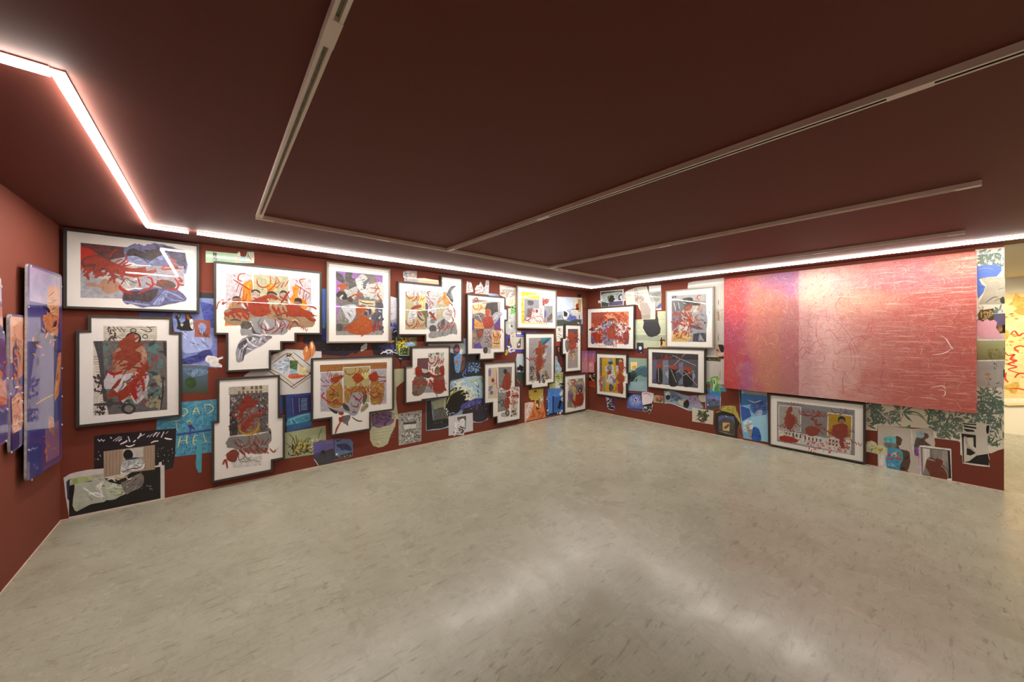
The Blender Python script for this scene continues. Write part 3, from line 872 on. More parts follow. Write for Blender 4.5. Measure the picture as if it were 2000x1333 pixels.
c8=(740,510,7.017)
framed('stepped frame with orange shape, grey robed arm rising at right, several brushed words','long',c8,
'260,275 850,335 850,200 1148,235 1148,1118 632,1125 632,1022 260,1025','''
p d2d8dc 362,380 890,430 890,935 362,942
p cbbf96/beb288 362,470 640,500 640,940 362,942
p e4dd9a 540,470 640,480 640,700 560,640
o dfe0e2 400,760 420,690 480,640 520,740 460,830 400,840
e cfd2e4 505,590 30,30
o 5a5068 520,700 580,790 620,810 590,820 540,780
o 6b5078 640,570 672,600 670,690 640,700
o 8a8468/6c6850 560,690 640,680 680,740 660,790 655,910 635,890 620,760
p c9c0a0 790,590 960,600 960,790 780,800
e dfe0e2 940,740 62,80
o f0a25e/e49550 880,430 925,430 925,480 965,540 970,600 900,600 870,540 800,600 810,540 880,480
s 8c6a44 8 880,435 925,432
s 5a5a60 10 810,530 850,490
o 77777c/4c4c52/v60 940,420 990,350 1060,345 1020,380 1000,440 1020,560 990,560 950,500 925,470
s c9c9cc 10 1000,380 990,480 1000,520
e 5d5d60 740,930 52,52
e 8e8e90 735,825 36,34
o 8f8f92/b4b4b6/v60 800,860 880,800 1000,850 1050,850 1075,1000 1000,1000 920,1030 850,1040 700,1060 690,990 790,960 820,940
o 6a6a6c 850,830 900,790 900,850 870,920 850,900
p a6a6a8 700,960 790,970 780,1020 710,1065''','''
w c8522e 14 370,395 250,70 0,130
w c44a34 15 370,780 250,40 0,130
w c4462e 14 805,840 225,10 0,110
s c44a34 14 710,415 670,430 690,490
s c44a34 16 655,430 665,440
s c44a34 15 650,480 760,600
z c44a34 12 660,560 740,600 5 24
s c44a34 12 715,515 780,525
z c44a34 12 690,600 720,660 4 16
s c24a30 16 960,560 1000,600 1010,620
z c44a34 12 950,680 1040,690 5 22
s c44a34 13 920,725 990,740
s c44a34 16 1000,760 1020,820 980,860
s c44a34 12 1010,640 1040,680 1040,780
o b85a3c 450,640 500,610 570,605 575,640 450,670
s b84a34 22 530,670 560,720 590,750
s b84a34 26 705,720 740,760 790,820
k b84a34 700,700 760,780 12 14 2''')

c9=(740,660,5.795)
framed('compact stepped frame with two red-painted seated figures under a purple brown rectangle','long',c9,
'365,98 808,92 808,668 500,716 500,730 295,748 295,318 365,318','''
p eceae2 555,175 735,165 735,330 555,330
k 4c5a40 560,170 730,220 12 9 3
k 6a5a50 560,200 730,300 14 6 4
p 6d4a4c/7a5658 435,235 555,230 560,360 545,430 430,430
o 5c4c50 480,360 560,380 590,440 540,460 470,420
o e6e8e0 480,350 545,360 560,385 500,400
o a67468 415,340 450,320 480,350 490,420 430,440 410,400
o 7c6458/8c7468/n20 380,520 410,440 480,430 530,480 545,560 510,620 440,660 380,640
e 8c7864 665,372 32,46
o 8a6a60 620,440 730,420 735,610 620,620
p a8b0b4 540,530 620,500 620,620 510,625
s 8a8290 14 585,520 580,620
o 6c5c58 375,620 430,600 440,655 380,640''','''
w c03a2c 14 560,205 175,10 0,110
o b8402c 410,350 450,322 485,360 490,420 430,440
z b8462f 30 390,520 540,500 8 40
z b8402c 34 600,540 735,540 7 60
o b03c2a 620,480 730,480 735,600 620,605
s b8402c 36 560,390 620,440 700,430
o b83c2c 690,330 735,320 738,430 700,420
z b84434 16 570,340 640,400 5 24
s c8503c 18 640,620 665,670
s c05040 14 395,400 405,412
z b84030 20 540,500 600,560 5 20''')
c10=(880,530,7.406)
framed('frame notched at right and bottom, lowered head, silver wings and violet panels','long',c10,
'238,322 796,378 796,535 830,540 830,718 796,718 796,1185 645,1190 645,1278 415,1290 415,1212 238,1212','''
p a89a90/8a7a74 315,400 720,450 720,1120 310,1120
p f2d6a4/f6e0b8 320,460 520,470 500,620 320,620
o 4a4848/3a3836 520,470 680,455 715,540 700,600 600,640 560,560
p c0c0c2 680,455 718,458 718,600 690,600
o 44403e 500,560 520,480 580,480 600,560 560,580
e c08060 545,600 45,55
p 5a4aa0 600,650 720,640 720,860 640,860
p 5a4aa0 310,680 350,680 340,880 310,880
p f0a848/f4c070/k40 345,690 480,700 480,830 345,820
o 5a5a60/8c8c92/v60 350,620 420,600 480,620 480,680 450,750 400,720 350,680
s d0d0d4 10 340,640 400,640 450,720
o c4c8d0/8890a0/v60 600,660 640,600 720,590 745,625 700,680 640,760 610,740
s eeeef2 8 610,720 660,650 730,610
p 7a6a64/b0a098/k30 315,850 480,830 600,850 600,1110 330,1120
o 6b4a3c 370,850 470,840 470,900 420,980 380,920
p 6454b4 340,1060 440,1020 460,1120 345,1120
o b8b8ba/929296/v50 480,840 600,850 600,1000 560,1080 470,1110 430,1040 470,960
p f0c080/f6d8a8/h30 600,850 720,860 718,1115 600,1115
s 4a3c34 14 610,1040 680,1050 710,1040
s 4a3c34 12 620,1090 690,1085
e 4a4448 505,1145 36,48
p c8c6c4 540,1110 580,1100 580,1190 530,1190''','''
o c04838 460,690 500,660 580,660 620,720 610,800 560,830 500,820 470,760
o c8503c 500,570 540,560 560,600 540,650 510,640
w c8622a 13 325,480 180,10 10,90
z c8622a 12 355,780 470,760 7 40
w c8622a 13 610,850 110,30 20,130
z c0602a 12 620,960 710,990 6 50
z a8283c 13 500,880 560,1060 9 28
s a8283c 12 520,850 560,900 590,1000
s b8502f 22 340,400 380,390 390,430 340,430
s b84838 16 620,760 700,820 740,850
z b84838 12 690,820 760,870 5 22
o b85a3c 390,870 460,860 460,930 420,950 390,910''')

c11=(880,690,7.841)
framed('narrow frame stepped at lower left, red-robed figure beside a blue-stained cream note','long',c11,
'515,148 1003,120 1003,500 1078,488 1078,1018 705,1100 705,990 638,1000 638,775 515,785','''
p e6d4b4/f0e0c8 578,228 718,222 718,690 575,700
o 8f8cc4 580,250 615,235 620,320 600,360 580,340
o 8f8cc4 585,520 640,500 620,570 585,580
o 7c7cb8 600,590 640,580 650,620 610,640
s 6c6cb0 14 650,480 700,465
h b8a888 3 590,250 700,245 0,26 16
p 8e8c8c/9c9a9a 728,220 940,212 930,500 735,540
e 3a3432 838,285 30,42
o 8c5040 800,420 840,330 900,300 920,400 910,540 820,570 785,500
p a8a8a6/8a8a86/k30 722,560 860,560 850,880 722,905
k 5c5c5a 730,720 830,820 16 16 1
k f4f4f0 740,540 900,600 16 18 2
s 6a6a62 12 722,890 880,860
o c8c8c0 780,920 880,900 900,970 780,975
e 4c4a48 870,915 34,48
e a8a49c 870,915 16,28
p e8e2d4 920,600 1030,590 1020,970 925,970
k 2c2a2a 925,880 1000,968 20 11 4
k b8382c 930,560 1040,700 20 12 5''','''
e c04a38 648,420 24,32
s c04838 10 706,290 712,520 750,540 790,500
o ac4830/b85238/n20 800,440 840,340 880,290 915,340 920,440 910,540 860,570 800,540 785,490
o c04634 850,600 910,580 910,660 860,680
o b84834 830,700 900,690 900,800 890,850 840,850
z c04030 14 920,540 1040,560 7 30
o c83a2c 950,640 1040,640 1030,670 950,670
w b82c34 13 900,720 120,0 20,80
s b84040 20 860,860 870,890
z c04838 14 840,700 900,720 5 30
z c23c34 10 940,700 1010,940 6 20''')

c12=(990,540,8.888)
framed('square pale frame in the top row, yellow print with grey figure and red strokes','long',c12,
'182,150 862,258 862,915 182,905','''
p ffe22a/fcd820 252,265 565,300 565,400 290,375 300,800 740,830 740,838 250,815
p a8a8b2/8c8c98/v40 300,385 560,408 560,700 300,800
k b08c40 262,380 298,780 14 10 4
o 565458 358,420 455,430 450,500 370,500
p f0eeec 565,310 795,330 795,505 565,420
p f2f2f2 460,560 640,560 640,800 300,800
s b0aeb0 5 600,320 680,400
p 8c9098/a8aab0/k34 645,512 795,515 795,808 645,800
s 3a3c48 8 715,540 745,600
o 6a6cae 650,600 685,610 670,720 650,720
o 6c5c58/887870 700,680 770,640 790,720 720,790 690,760
s d4d8e4 8 700,800 690,720 760,640
o 7c6c6c 360,560 440,560 420,700 350,700''','''
k c04030 620,400 720,490 22 14 2 2.4
k b83c30 640,410 700,480 12 16 3 2
z b8402f 18 370,690 480,580 9 46
s c03020 16 300,740 350,770 420,720
z c23828 18 350,780 480,700 8 40
s b83428 14 510,560 520,640
e a83424 520,605 22,30
z c83a34 12 580,550 600,680 8 24
s c83a34 12 500,700 600,700 640,780
z c83830 14 500,780 710,800 10 22
s c03028 14 560,650 620,670
z b83c30 12 420,560 470,600 5 24''',wood=col('7d7668/8c8576/h60',.4))

c13=(1000,630,6.347)
framed('tall frame with stepped bottom corners, robed figure painted brown-red before pale and turquoise walls','long',c13,
'165,130 530,122 530,752 455,762 455,806 240,826 240,788 165,790','''
p a8a4a8/b4b0b4/h20 210,195 490,188 490,700 210,735
h 8f8b90 3 212,205 350,200 0,22 22
p 28a0b8/1c90ac 355,195 490,188 455,240 385,285 355,240
p 3c5870 395,290 470,210 440,200 360,270
p b8bccc/a4a8b8 385,290 488,205 488,300 400,480
p e8e8ea 380,400 430,370 400,480
p c2bdbc/aca8a8/k26 400,480 488,400 488,690 410,640
k 5a4a40 230,540 270,720 14 12 3 3
o 9a8460 410,570 460,690 410,700
k 3c3634 290,640 420,750 34 11 4
k d8c8a8 240,540 420,740 26 12 5
o 6a4438 300,610 330,600 350,700 310,720''','''
o b45a34/a85030/n20 330,240 345,228 362,245 368,280 400,310 405,380 375,395 375,430 385,510 350,590 310,600 300,520 315,440 318,400 290,400 295,330 325,300
s 3a2a24 8 340,232 350,236
z c0583c 18 195,460 320,450 8 24
s b45038 26 270,480 340,490
z b84a34 16 330,480 385,560 5 20
s c07048 10 375,500 395,520''')
framed('narrow frame stepped on its left side, red-painted upside-down figure with pale legs','long',c13,
'660,20 860,28 860,605 660,622 660,402 623,402 623,192 660,192','''
p 6c6266/54484c 693,82 817,82 817,262 693,200
p b4aeb0/a8a2a4/h26 693,380 817,300 815,560 690,572
o 6c7a74/87948e/k30 660,230 700,220 720,260 710,340 680,370 660,310
p a0a8a8 700,300 760,330 720,380
o 7c4a40 710,200 790,180 790,300 720,330
o 9c7860 705,360 780,360 770,430 720,430
o e0bc9c/d0a888 740,400 775,375 775,430 755,520 740,500 750,440
o c8a488 705,380 730,420 760,440 740,450 715,430
h 9a9498 3 695,480 815,470 0,16 5''','''
o b44830/c05a40/n20 700,130 740,120 790,150 830,170 770,190 770,220 800,280 770,330 720,340 700,280 730,230 690,200
z b84a34 16 680,190 830,210 7 20
s b84430 20 700,160 740,220 720,300
z c05440 12 710,330 770,350 5 16
s c86a5c 8 800,260 810,310 790,320''')
framed('small frame touching the floor in the corner, figure in red with a mauve flower','long',c13,
'652,650 920,640 920,1082 652,1142','''
p ece8e0 690,700 885,690 885,1030 690,1060
o c8b898/b0a488 700,800 880,700 885,1000 700,1050
p 9c9c98 820,700 882,695 880,730 820,740
o 8c7c98/6c5c74 790,780 870,770 870,860 800,850
p c8bc78 750,810 790,800 790,960 760,950
o 9090c0/7474a8/k30 695,860 745,850 750,960 700,970
p 9c9c94/78786c/k30 686,980 745,960 745,1050 686,1058
o 4a3c38 815,830 840,800 865,830 860,870 820,870
o b88068 825,830 850,830 850,860 830,865''','''
z b83c30 12 700,770 810,760 8 34
s b0442c 16 720,720 780,715 760,760
o a84028/b85038/n20 790,900 870,880 885,950 870,1020 790,1030
z b03a30 14 700,920 760,940 6 44
s c03830 22 740,950 770,1000 790,1050
s c05038 12 790,1040 788,1070
s c05038 12 830,1020 850,1050
z a84030 14 800,890 880,900 6 34
z b04030 12 750,1000 880,1010 8 26''')
# ------------------------------------------------------------------ right wall: framed pictures
c14=(1130,530,7.844)
framed('wide frame nearest the corner on the right wall, orange and violet faces, red strokes','right',c14,
'128,572 852,515 852,1205 128,1185','''
p e07a48/f09458/k26 195,635 770,615 770,1118 190,1105
p b85c40/8c5044/k34 195,635 400,630 400,800 195,800
o 8c4838 440,740 480,700 530,720 570,780 560,830 500,840 450,800
o 8c7c84/b4a8b8/k30 360,780 560,760 600,900 560,1110 380,1108
o 6c74b0 190,930 240,900 260,1000 240,1105 195,1100
o a88c90 230,850 360,840 380,920 240,920
o 5a4c5c/6c6490/k30 680,940 765,920 765,1100 690,1110
o e8dcd4 600,800 680,770 680,880 600,860
k c0c8ec 200,800 760,1100 50 22 4
k f6f0ec 200,780 760,1100 40 20 5
k 7c94cc 400,780 500,1100 16 22 6
k 46302c 260,680 720,1060 40 16 8
k 5a5890 200,900 760,1100 22 20 9
p f4a070 400,650 560,640 560,720 400,730''','''
o b8482c/c85a38/n20 220,680 300,670 310,780 270,840 220,790
z c04830 26 230,760 380,700 8 50
o b04a30/bc5438/n20 410,940 500,850 570,920 550,1030 480,1040
o b8442c 200,980 250,930 330,980 340,1100 270,1080
z c03828 24 560,1010 680,1040 7 50
o b04a34 690,960 760,930 755,1080 700,1060
z b84a30 22 560,700 750,690 9 36
s c04a38 30 740,870 790,880 770,900
s b04a34 34 160,900 220,880 190,870
z c05038 16 480,1120 590,1140 6 44
z d08078 8 250,1130 420,1150 9 24
s b84838 12 712,1080 712,1140
z c04a30 20 200,650 560,640 14 16
z b84434 20 560,760 740,760 8 40
s c83c30 24 590,1030 630,1010
z c85030 18 240,880 380,1000 8 30
k c84830 200,640 760,1100 60 18 11 2.4
o a84838 470,840 520,830 560,860 500,900''')

c15=(1130,670,7.844)
framed('frame with a tab on its right side, yellow print, blue-headed figure in white dress','right',c15,
'268,150 742,172 742,455 765,458 765,640 738,640 738,862 268,795','''
p d8b020/cca418 322,225 685,235 680,785 322,742
p 6c5450/90706c/k40 322,225 360,228 360,510 322,510
p 5c4c30/40382c/k30 568,235 680,240 680,440 610,440 568,350
p dcdcdc 572,345 612,350 612,440 575,440
p 6a5a38 365,230 440,232 440,600 370,600
p e0b828/d4ac20 365,232 560,236 560,770 410,750 365,600
o e8d890 620,270 650,255 665,290 625,295
p 7c8480/b8b0a0/v40 365,510 410,520 408,740 368,740
k e0b0a8 324,520 362,740 26 12 5
k b83830 324,520 362,740 20 12 6
e 8cb0d8 488,272 34,26
o 3c4858 452,290 520,290 525,320 490,335 460,325
s 3c4858 14 490,330 490,350
o e6e6e6/d4d4d8/v40 405,370 460,345 530,350 545,440 560,480 570,620 440,615 440,480 410,430
e 6c6c68 475,385 34,42
e a4a49c 480,380 20,26
s b8284c 12 440,612 560,630
o 3c3c40 470,650 490,630 530,660 530,710 500,745 470,720
s c8c8c8 5 495,650 495,735
s c8c8c8 5 510,650 512,735
o 7c8c98 520,560 570,570 570,610 530,612
o 4a4038 640,600 680,620 680,770 640,760''','''
o b04838 435,440 500,425 500,470 450,490
o b8502f/c05a38/n20 620,300 690,290 690,380 660,470 700,510 700,580 660,620 600,580 590,500 620,460
s c8583c 14 500,520 560,560 640,460
s c83c30 16 500,520 530,540
o b84a34 600,630 670,620 680,740 610,760
z c0482c 16 545,745 650,600 6 24
z c84c34 12 322,560 360,720 8 20
k c85040 680,300 740,460 16 11 7''')

c16=(1260,530,7.841)
framed('upright frame high on the right wall, grey print of a wide-brimmed hat above red paint','right',c16,
'315,302 1050,235 1050,1185 315,1168','''
p b8bab8/a4a6a4 405,378 938,345 938,1085 405,1080
p 5c5a58 410,378 478,375 478,415 410,420
s e8e8e8 8 420,385 470,410
p 4c4c52/8c8c90/v34 405,460 590,450 590,600 405,620
s e4e4e4 18 440,480 470,600
s e4e4e4 18 510,480 530,580
p 6c7080/8c8c9c/k20 405,620 560,600 560,760 430,900 405,880
o 4c4844 575,450 580,420 640,405 720,410 735,470 660,480
o 4e4a46 570,450 660,470 780,455 855,480 850,510 780,530 640,500
o 5c5450 590,500 720,500 700,560 600,600
o d0ccc4 700,560 800,530 800,620 720,640
o 8c8c94/bcc0ca/v34 730,655 935,640 935,900 860,920 760,900 740,760
o c4b8b4 640,620 740,640 740,780 640,760
o e8e2da 540,780 660,760 660,900 620,960 520,940
o 565860 670,820 800,840 900,900 760,880 690,860
p b4bcc8/98a0b0/v30 670,880 935,900 935,960 740,1040 690,960
p 3c3e44/545660/k30 740,960 840,945 935,950 935,1085 730,1080
p a8acb4 840,950 910,1070 810,1060
p f0d090/e8b868 405,940 520,930 700,960 720,1020 640,1080 405,1078
s c08a48 16 430,1040 560,1030 640,1060
p f4d8b8 405,920 440,920 440,1000 405,1000
k 584c40 410,640 930,1060 36 14 4''','''
o b85a38 590,590 640,540 700,520 720,560 660,610
z b4542f 34 510,650 720,660 8 30
z c04a34 24 440,820 620,760 10 60
o b8583a 640,730 700,720 740,790 680,800
z c83a34 18 450,860 490,1000 7 40
z b04a34 16 560,900 670,980 7 30
s cc5028 15 860,370 810,375 800,420 840,450
s cc5028 13 770,400 785,410
s cc5028 13 770,450 900,520
z cc5028 13 820,540 870,620 6 44
s cc5028 13 860,465 925,468
s c05a2c 15 830,670 780,690 790,740 850,755
z c05a2c 13 760,740 850,910 10 60
s c05a2c 14 760,800 900,830
s c4483c 6 960,620 985,625 980,655
s c04838 26 445,700 440,860
z b84830 22 480,660 560,740 5 30
k c84a38 430,620 720,1000 50 16 12 2.2''',wood=col('7d7668/8c8576/h60',.4))

c17=(1240,670,7.015)
framed('horizontal frame, dark blue-grey print with three hooded silhouettes crossed by thin white lines','right',c17,
'168,62 968,82 962,712 168,612','''
p 4c4e5c/5a5c6c/v20 235,128 868,158 865,622 235,555
p 2c2c30/3a3a40/v20 235,128 868,158 868,230 235,225
p 6a6a84 235,240 300,240 290,480 235,540
p 8c94a8/788098 380,240 460,240 460,560 380,565
p 7c84a0 600,260 660,270 660,560 600,580
p b8c0cc 415,420 460,375 460,500
p a0aec4/90a0b8 800,390 830,460 790,540 780,480
o 262628 290,400 330,340 375,400 380,480 370,560 300,555
o 26262a 475,350 520,290 560,360 580,450 580,585 470,580
o 222226 665,380 710,320 760,380 790,500 780,590 665,590
o 3c4450 560,380 650,450 590,530 560,500
e 5c6c50 525,300 14,10''','''
w b8382c 13 265,170 255,-20 0,90
o bc4830 300,310 345,285 385,320 375,360 350,345 300,345
o bc4a30 480,310 560,300 575,350 550,370 480,345
o c04c30 655,330 770,335 765,400 740,430 720,380 670,370
s b83c2c 14 330,290 380,240 420,220
s b83030 10 560,210 620,260 600,285
s b83030 10 640,170 690,150
s b03830 9 740,230 830,240
s b03830 9 780,235 760,270
l f0f0ee 6 325,350 327,540
l f0f0ee 6 385,320 480,320
l f0f0ee 6 495,365 568,545
l f0f0ee 6 515,172 842,315
l f0f0ee 6 535,310 690,150
l f0f0ee 6 560,412 618,372
l f0f0ee 6 660,448 820,380
l f0f0ee 6 665,380 852,582
l b03830 6 620,220 700,150
s b84838 22 770,390 760,440''')

c18=(1400,740,6.25)
framed('large low frame leaning below the painting, three portraits above a row of white model buildings','right',c18,
'628,175 1815,312 1815,1062 635,830','''
p 8f9094/a0a1a4 735,275 1685,385 1685,940 735,765
p f4f2f0 752,318 1028,345 1028,650 752,615
p b8b4ac/a8a49c 762,328 1018,352 1018,645 762,608
p 9a9698/888488 1040,350 1350,385 1345,700 1030,680
p f4f2f0 1352,410 1658,450 1650,740 1345,700
p c8a018/b89010 1365,425 1642,462 1635,730 1360,700
o 9c6c58 825,500 850,460 900,450 960,460 985,500 980,550 940,560 840,560
e 9c8478 1165,520 28,38
o 4c4440 1140,500 1160,482 1195,495 1200,520 1185,505
o a08478 1085,600 1140,575 1200,570 1240,600 1230,680 1090,670
e b08874 1525,510 32,42
o 2a2420 1478,510 1490,470 1530,460 1570,490 1565,540 1550,500 1500,500 1490,545
o a87c68 1420,570 1490,550 1570,555 1600,600 1600,720 1410,700
p f0ece4 750,625 1000,665 1300,720 1500,740 1640,760 1630,925 752,745
p eceae2 1355,730 1450,705 1460,830 1355,810
p f2eee8 1570,750 1600,735 1640,760 1640,870 1570,860
h c8c078 20 790,640 790,665 36,6 3
h 5c6858 18 850,655 850,680 40,7 4
h 46584c 18 935,665 935,710 42,8 3
h 46484c 18 1080,705 1080,745 46,8 5
h 8c3830 24 1380,740 1380,770 42,8 4
h 8c3830 24 1380,785 1380,810 42,8 3
h a83830 20 1590,780 1590,800 26,4 2
h a83830 20 1590,825 1590,845 26,4 2
k b8b0e0 1060,760 1300,830 10 12 3
k e8a0a8 1100,770 1600,900 30 12 4
k d03028 1100,760 1610,910 50 9 5 2.2''','''
z 7c6c68 10 850,305 1060,320 12 22
z 7c5c58 10 1010,400 1340,420 12 20
w 7c6460 11 1400,350 270,30 0,80
w b83830 13 1040,370 320,40 20,90
w c03028 11 1060,400 260,30 0,60
o a03c2c/ac4834/n20 870,360 910,340 925,390 900,420 940,460 950,520 930,600 880,620 840,570 840,490 850,430
o 9c3c2c/a84834/n20 1080,610 1130,580 1220,600 1255,640 1200,700 1110,690
o a03428/a84030/n20 1420,570 1540,545 1590,600 1590,700 1540,740 1560,850 1510,820 1490,740 1410,690
z b03430 12 750,580 1035,570 12 22
z b8302c 14 1040,690 1360,640 9 26
z b83030 14 1590,640 1675,640 5 18
z a84038 12 1640,770 1770,810 6 20
o d03424/c02c20/k40 765,705 860,700 970,735 990,770 930,780 780,755
s b03c34 26 1220,500 1210,560 1290,560
z a83830 16 1230,590 1330,620 6 28
s b03c34 10 1000,390 1020,430 1100,460
z b83030 14 1360,650 1420,680 4 18
z a83028 16 850,600 940,640 5 20''')

# ------------------------------------------------------------------ the large canvas
def canvas():
    c20=(1400,450,3.571)
    n1=.062
    uv=rect_fix([lift('right',n1,1400+x/3.571,450+y/3.571) for x,y in pts('50,338 1810,150 1815,1282 52,1100')])
    u0=sum(u for u,_ in uv)/4; v0=min(v for _,v in uv)
    O,U,N,r=WALLS['right']; root=empty('canvas_painting',O+U*u0+Vector((0,0,v0)),r)
    tag(root,'very large unframed canvas painted in pink, red, violet and orange on the right wall','painting')
    W=max(u for u,_ in uv)-u0; H=max(v for _,v in uv)-v0
    m,nt,b=new_mat('layered_oil_paint'); Nn=nt.nodes; L=nt.links
    b.inputs['Roughness'].default_value=.6
    tc=Nn.new('ShaderNodeTexCoord'); sep=Nn.new('ShaderNodeSeparateXYZ')
    L.new(tc.outputs['Object'],sep.inputs[0])
    def noise(sc,s=(1,1,1),det=6,ro=.65,dist=0):
        mp=Nn.new('ShaderNodeMapping'); L.new(tc.outputs['Object'],mp.inputs[0]); mp.inputs['Scale'].default_value=s
        n=Nn.new('ShaderNodeTexNoise'); n.inputs['Scale'].default_value=sc; n.inputs['Detail'].default_value=det
        n.inputs['Roughness'].default_value=ro; n.inputs['Distortion'].default_value=dist
        L.new(mp.outputs[0],n.inputs['Vector']); return n.outputs['Fac']
    def M(op,a,b_=0.,c=0.,cl=False):
        x=Nn.new('ShaderNodeMath'); x.operation=op; x.use_clamp=cl
        for i,q in enumerate((a,b_,c)):
            if isinstance(q,(int,float)): x.inputs[i].default_value=q
            else: L.new(q,x.inputs[i])
        return x.outputs[0]
    def rng(v,lo,hi,a=0.,b_=1.):
        x=Nn.new('ShaderNodeMapRange'); L.new(v,x.inputs['Value'])
        for k,q in (('From Min',lo),('From Max',hi),('To Min',a),('To Max',b_)): x.inputs[k].default_value=q
        return x.outputs[0]
    def mix(f,a,h):
        x=Nn.new('ShaderNodeMix'); x.data_type='RGBA'; L.new(f,x.inputs['Factor'])
        L.new(a,x.inputs[6]) if not isinstance(a,tuple) else None
        if isinstance(a,tuple): x.inputs[6].default_value=a
        x.inputs[7].default_value=rgb(h); return x.outputs[2]
    U_=rng(sep.outputs['X'],-W,W); V_=rng(sep.outputs['Z'],0,H)   # 0..1 across / up
    warp=M('MULTIPLY_ADD',noise(2.2,(1,1,1),9,.7,1.5),.5,-.25)
    x=M('ADD',U_,warp)
    cr=Nn.new('ShaderNodeValToRGB'); L.new(x,cr.inputs[0]); e=cr.color_ramp
    stops=[(0,'a42e34'),(.05,'b03a3c'),(.10,'a04050'),(.14,'aa5a66'),(.20,'ac6460'),(.26,'ac6e5c'),(.33,'a06a66'),(.42,'9a686a'),(.47,'b48482'),(.53,'c49a94'),(.60,'bc867e'),(.68,'b27068'),(.8,'ac5e54'),(1,'aa4e42')]
    e.elements[0].position=0; e.elements[0].color=rgb(stops[0][1]); e.elements[1].position=1; e.elements[1].color=rgb(stops[-1][1])
    for p_,h in stops[1:-1]: q=e.elements.new(p_); q.color=rgb(h)
    c=cr.outputs[0]
    def spot_(cx,cy,rx,ry,h,amt,nz=.35):
        dx=M('DIVIDE',M('SUBTRACT',U_,cx),rx); dy=M('DIVIDE',M('SUBTRACT',V_,cy),ry)
        d=M('ADD',M('MULTIPLY',dx,dx),M('MULTIPLY',dy,dy))
        f=M('MULTIPLY',rng(M('ADD',d,M('MULTIPLY_ADD',noise(3.,(1,1,1),6,.7),nz*2,-nz)),0,1.2,1,0),amt,0,True)
        return mix(f,c,h)
    c=spot_(.33,.98,.17,.16,'6c4a90',.6)
    c=spot_(.36,.85,.05,.1,'94609c',.45)
    c=spot_(.035,.52,.06,.24,'8a2c66',.55)
    c=spot_(.13,.1,.035,.2,'844c94',.5)
    c=spot_(.17,.6,.05,.4,'c87c5c',.35)
    c=spot_(.24,.2,.06,.25,'b07858',.4)
    c=spot_(.45,.85,.08,.2,'e0c49c',.6)
    c=spot_(.60,.72,.2,.1,'d4a080',.55)
    c=spot_(.85,.9,.25,.14,'b05868',.6)
    c=spot_(.06,.85,.08,.3,'c83430',.5)
    c=spot_(.35,.3,.07,.3,'a8646c',.6)
    c=spot_(.95,.93,.1,.1,'c8805a',.5)
    c=spot_(.5,.35,.07,.5,'dcb0ae',.5)
    # sharp edge of the pale field left of the middle
    f=M('MULTIPLY',M('MULTIPLY',rng(U_,.383,.389),rng(U_,.39,.55,1,0),0,True),rng(V_,.05,.75,.5,.35),0,True)
    c=mix(f,c,'dcb8b4')
    # pale dry-brush streaks on the right half, dark ones all over
    st=noise(9,(.35,1,9),5,.7,.6)
    amt=rng(U_,.35,1.,.0,.85)
    c=mix(M('MULTIPLY',rng(st,.56,.66),amt,0,True),c,'ecb4a8')
    st2=noise(30,(.25,1,7),4,.7,.8)
    c=mix(M('MULTIPLY',rng(st2,.58,.7),rng(U_,.3,1,.1,.55),0,True),c,'f4d4cc')
    st3=noise(24,(.5,1,3.5),5,.75,1.2)
    c=mix(M('MULTIPLY',rng(st3,.55,.72),.42,0,True),c,'a83c44')
    cr2=noise(20,(1,1,1.4),9,.85,3.5)
    c=mix(M('MULTIPLY',rng(cr2,.52,.60),rng(V_,.2,1.,.22,.75),0,True),c,'a0485a')
    cr3=noise(27,(1,1,1.4),9,.85,3.5)
    c=mix(M('MULTIPLY',rng(cr3,.54,.62),rng(V_,.1,1.,.22,.7),0,True),c,'f0bcae')
    L.new(c,b.inputs['Base Color'])
    bp=Nn.new('ShaderNodeBump'); bp.inputs['Strength'].default_value=.6; bp.inputs['Distance'].default_value=.006
    hgt=M('MULTIPLY',noise(22,(1,1,2.2),6,.7,1.5),rng(V_,.3,1.,.4,1.))
    L.new(hgt,bp.inputs['Height']); L.new(bp.outputs[0],b.inputs['Normal'])
    V,F=[],[]; box_data(-W,W,-n1,-.02,0,H,V,F)
    o=link_mesh('canvas',V,F,[m,col('c8482a/e08440/k9',.5)],[1,1,0,1,1,1],root)
    # thin scratched arcs and loops
    s=Sheet('right',u0,v0,c20); rr=random.Random(8); n=n1+.0004
    def line(q,w,h,dz=0):
        q=smooth(q,4); run=[]
        for p in q+[(9,9)]:
            if abs(p[0])<W*.985 and .02<p[1]<H-.02: run.append(p); continue
            if len(run)>2:
                for g in ribbon(run,w,.8): s.face(g,n+dz,col(h,.5))
            run=[]
    def curl(cx,cy,r,w,h,turns):
        q=[];a=rr.uniform(0,6.3);e=rr.uniform(.5,1.);x,y=cx,cy
        k=int(6*turns)+3;da=rr.choice((-1,1))*rr.uniform(.5,1.)
        for i in range(k):
            q.append((x,y)); a+=da*rr.uniform(.3,1.3); x+=math.cos(a)*r*.7; y+=math.sin(a)*r*rr.uniform(.7,1.3)
        line(q,w,h)
    def hatch(cx,cy,l,a,w,h,lv):
        q=[(cx,cy)]; 
        for g in range(3): a+=rr.uniform(-.9,.9); q.append((q[-1][0]+math.cos(a)*l,q[-1][1]+math.sin(a)*l))
        q=[p for p in smooth(q,2) if abs(p[0])<W*.985 and .02<p[1]<H-.02]
        if len(q)>2:
            for g in ribbon(q,w,.8): s.face(g,n-.0003+lv*.00004,col(h,.5))
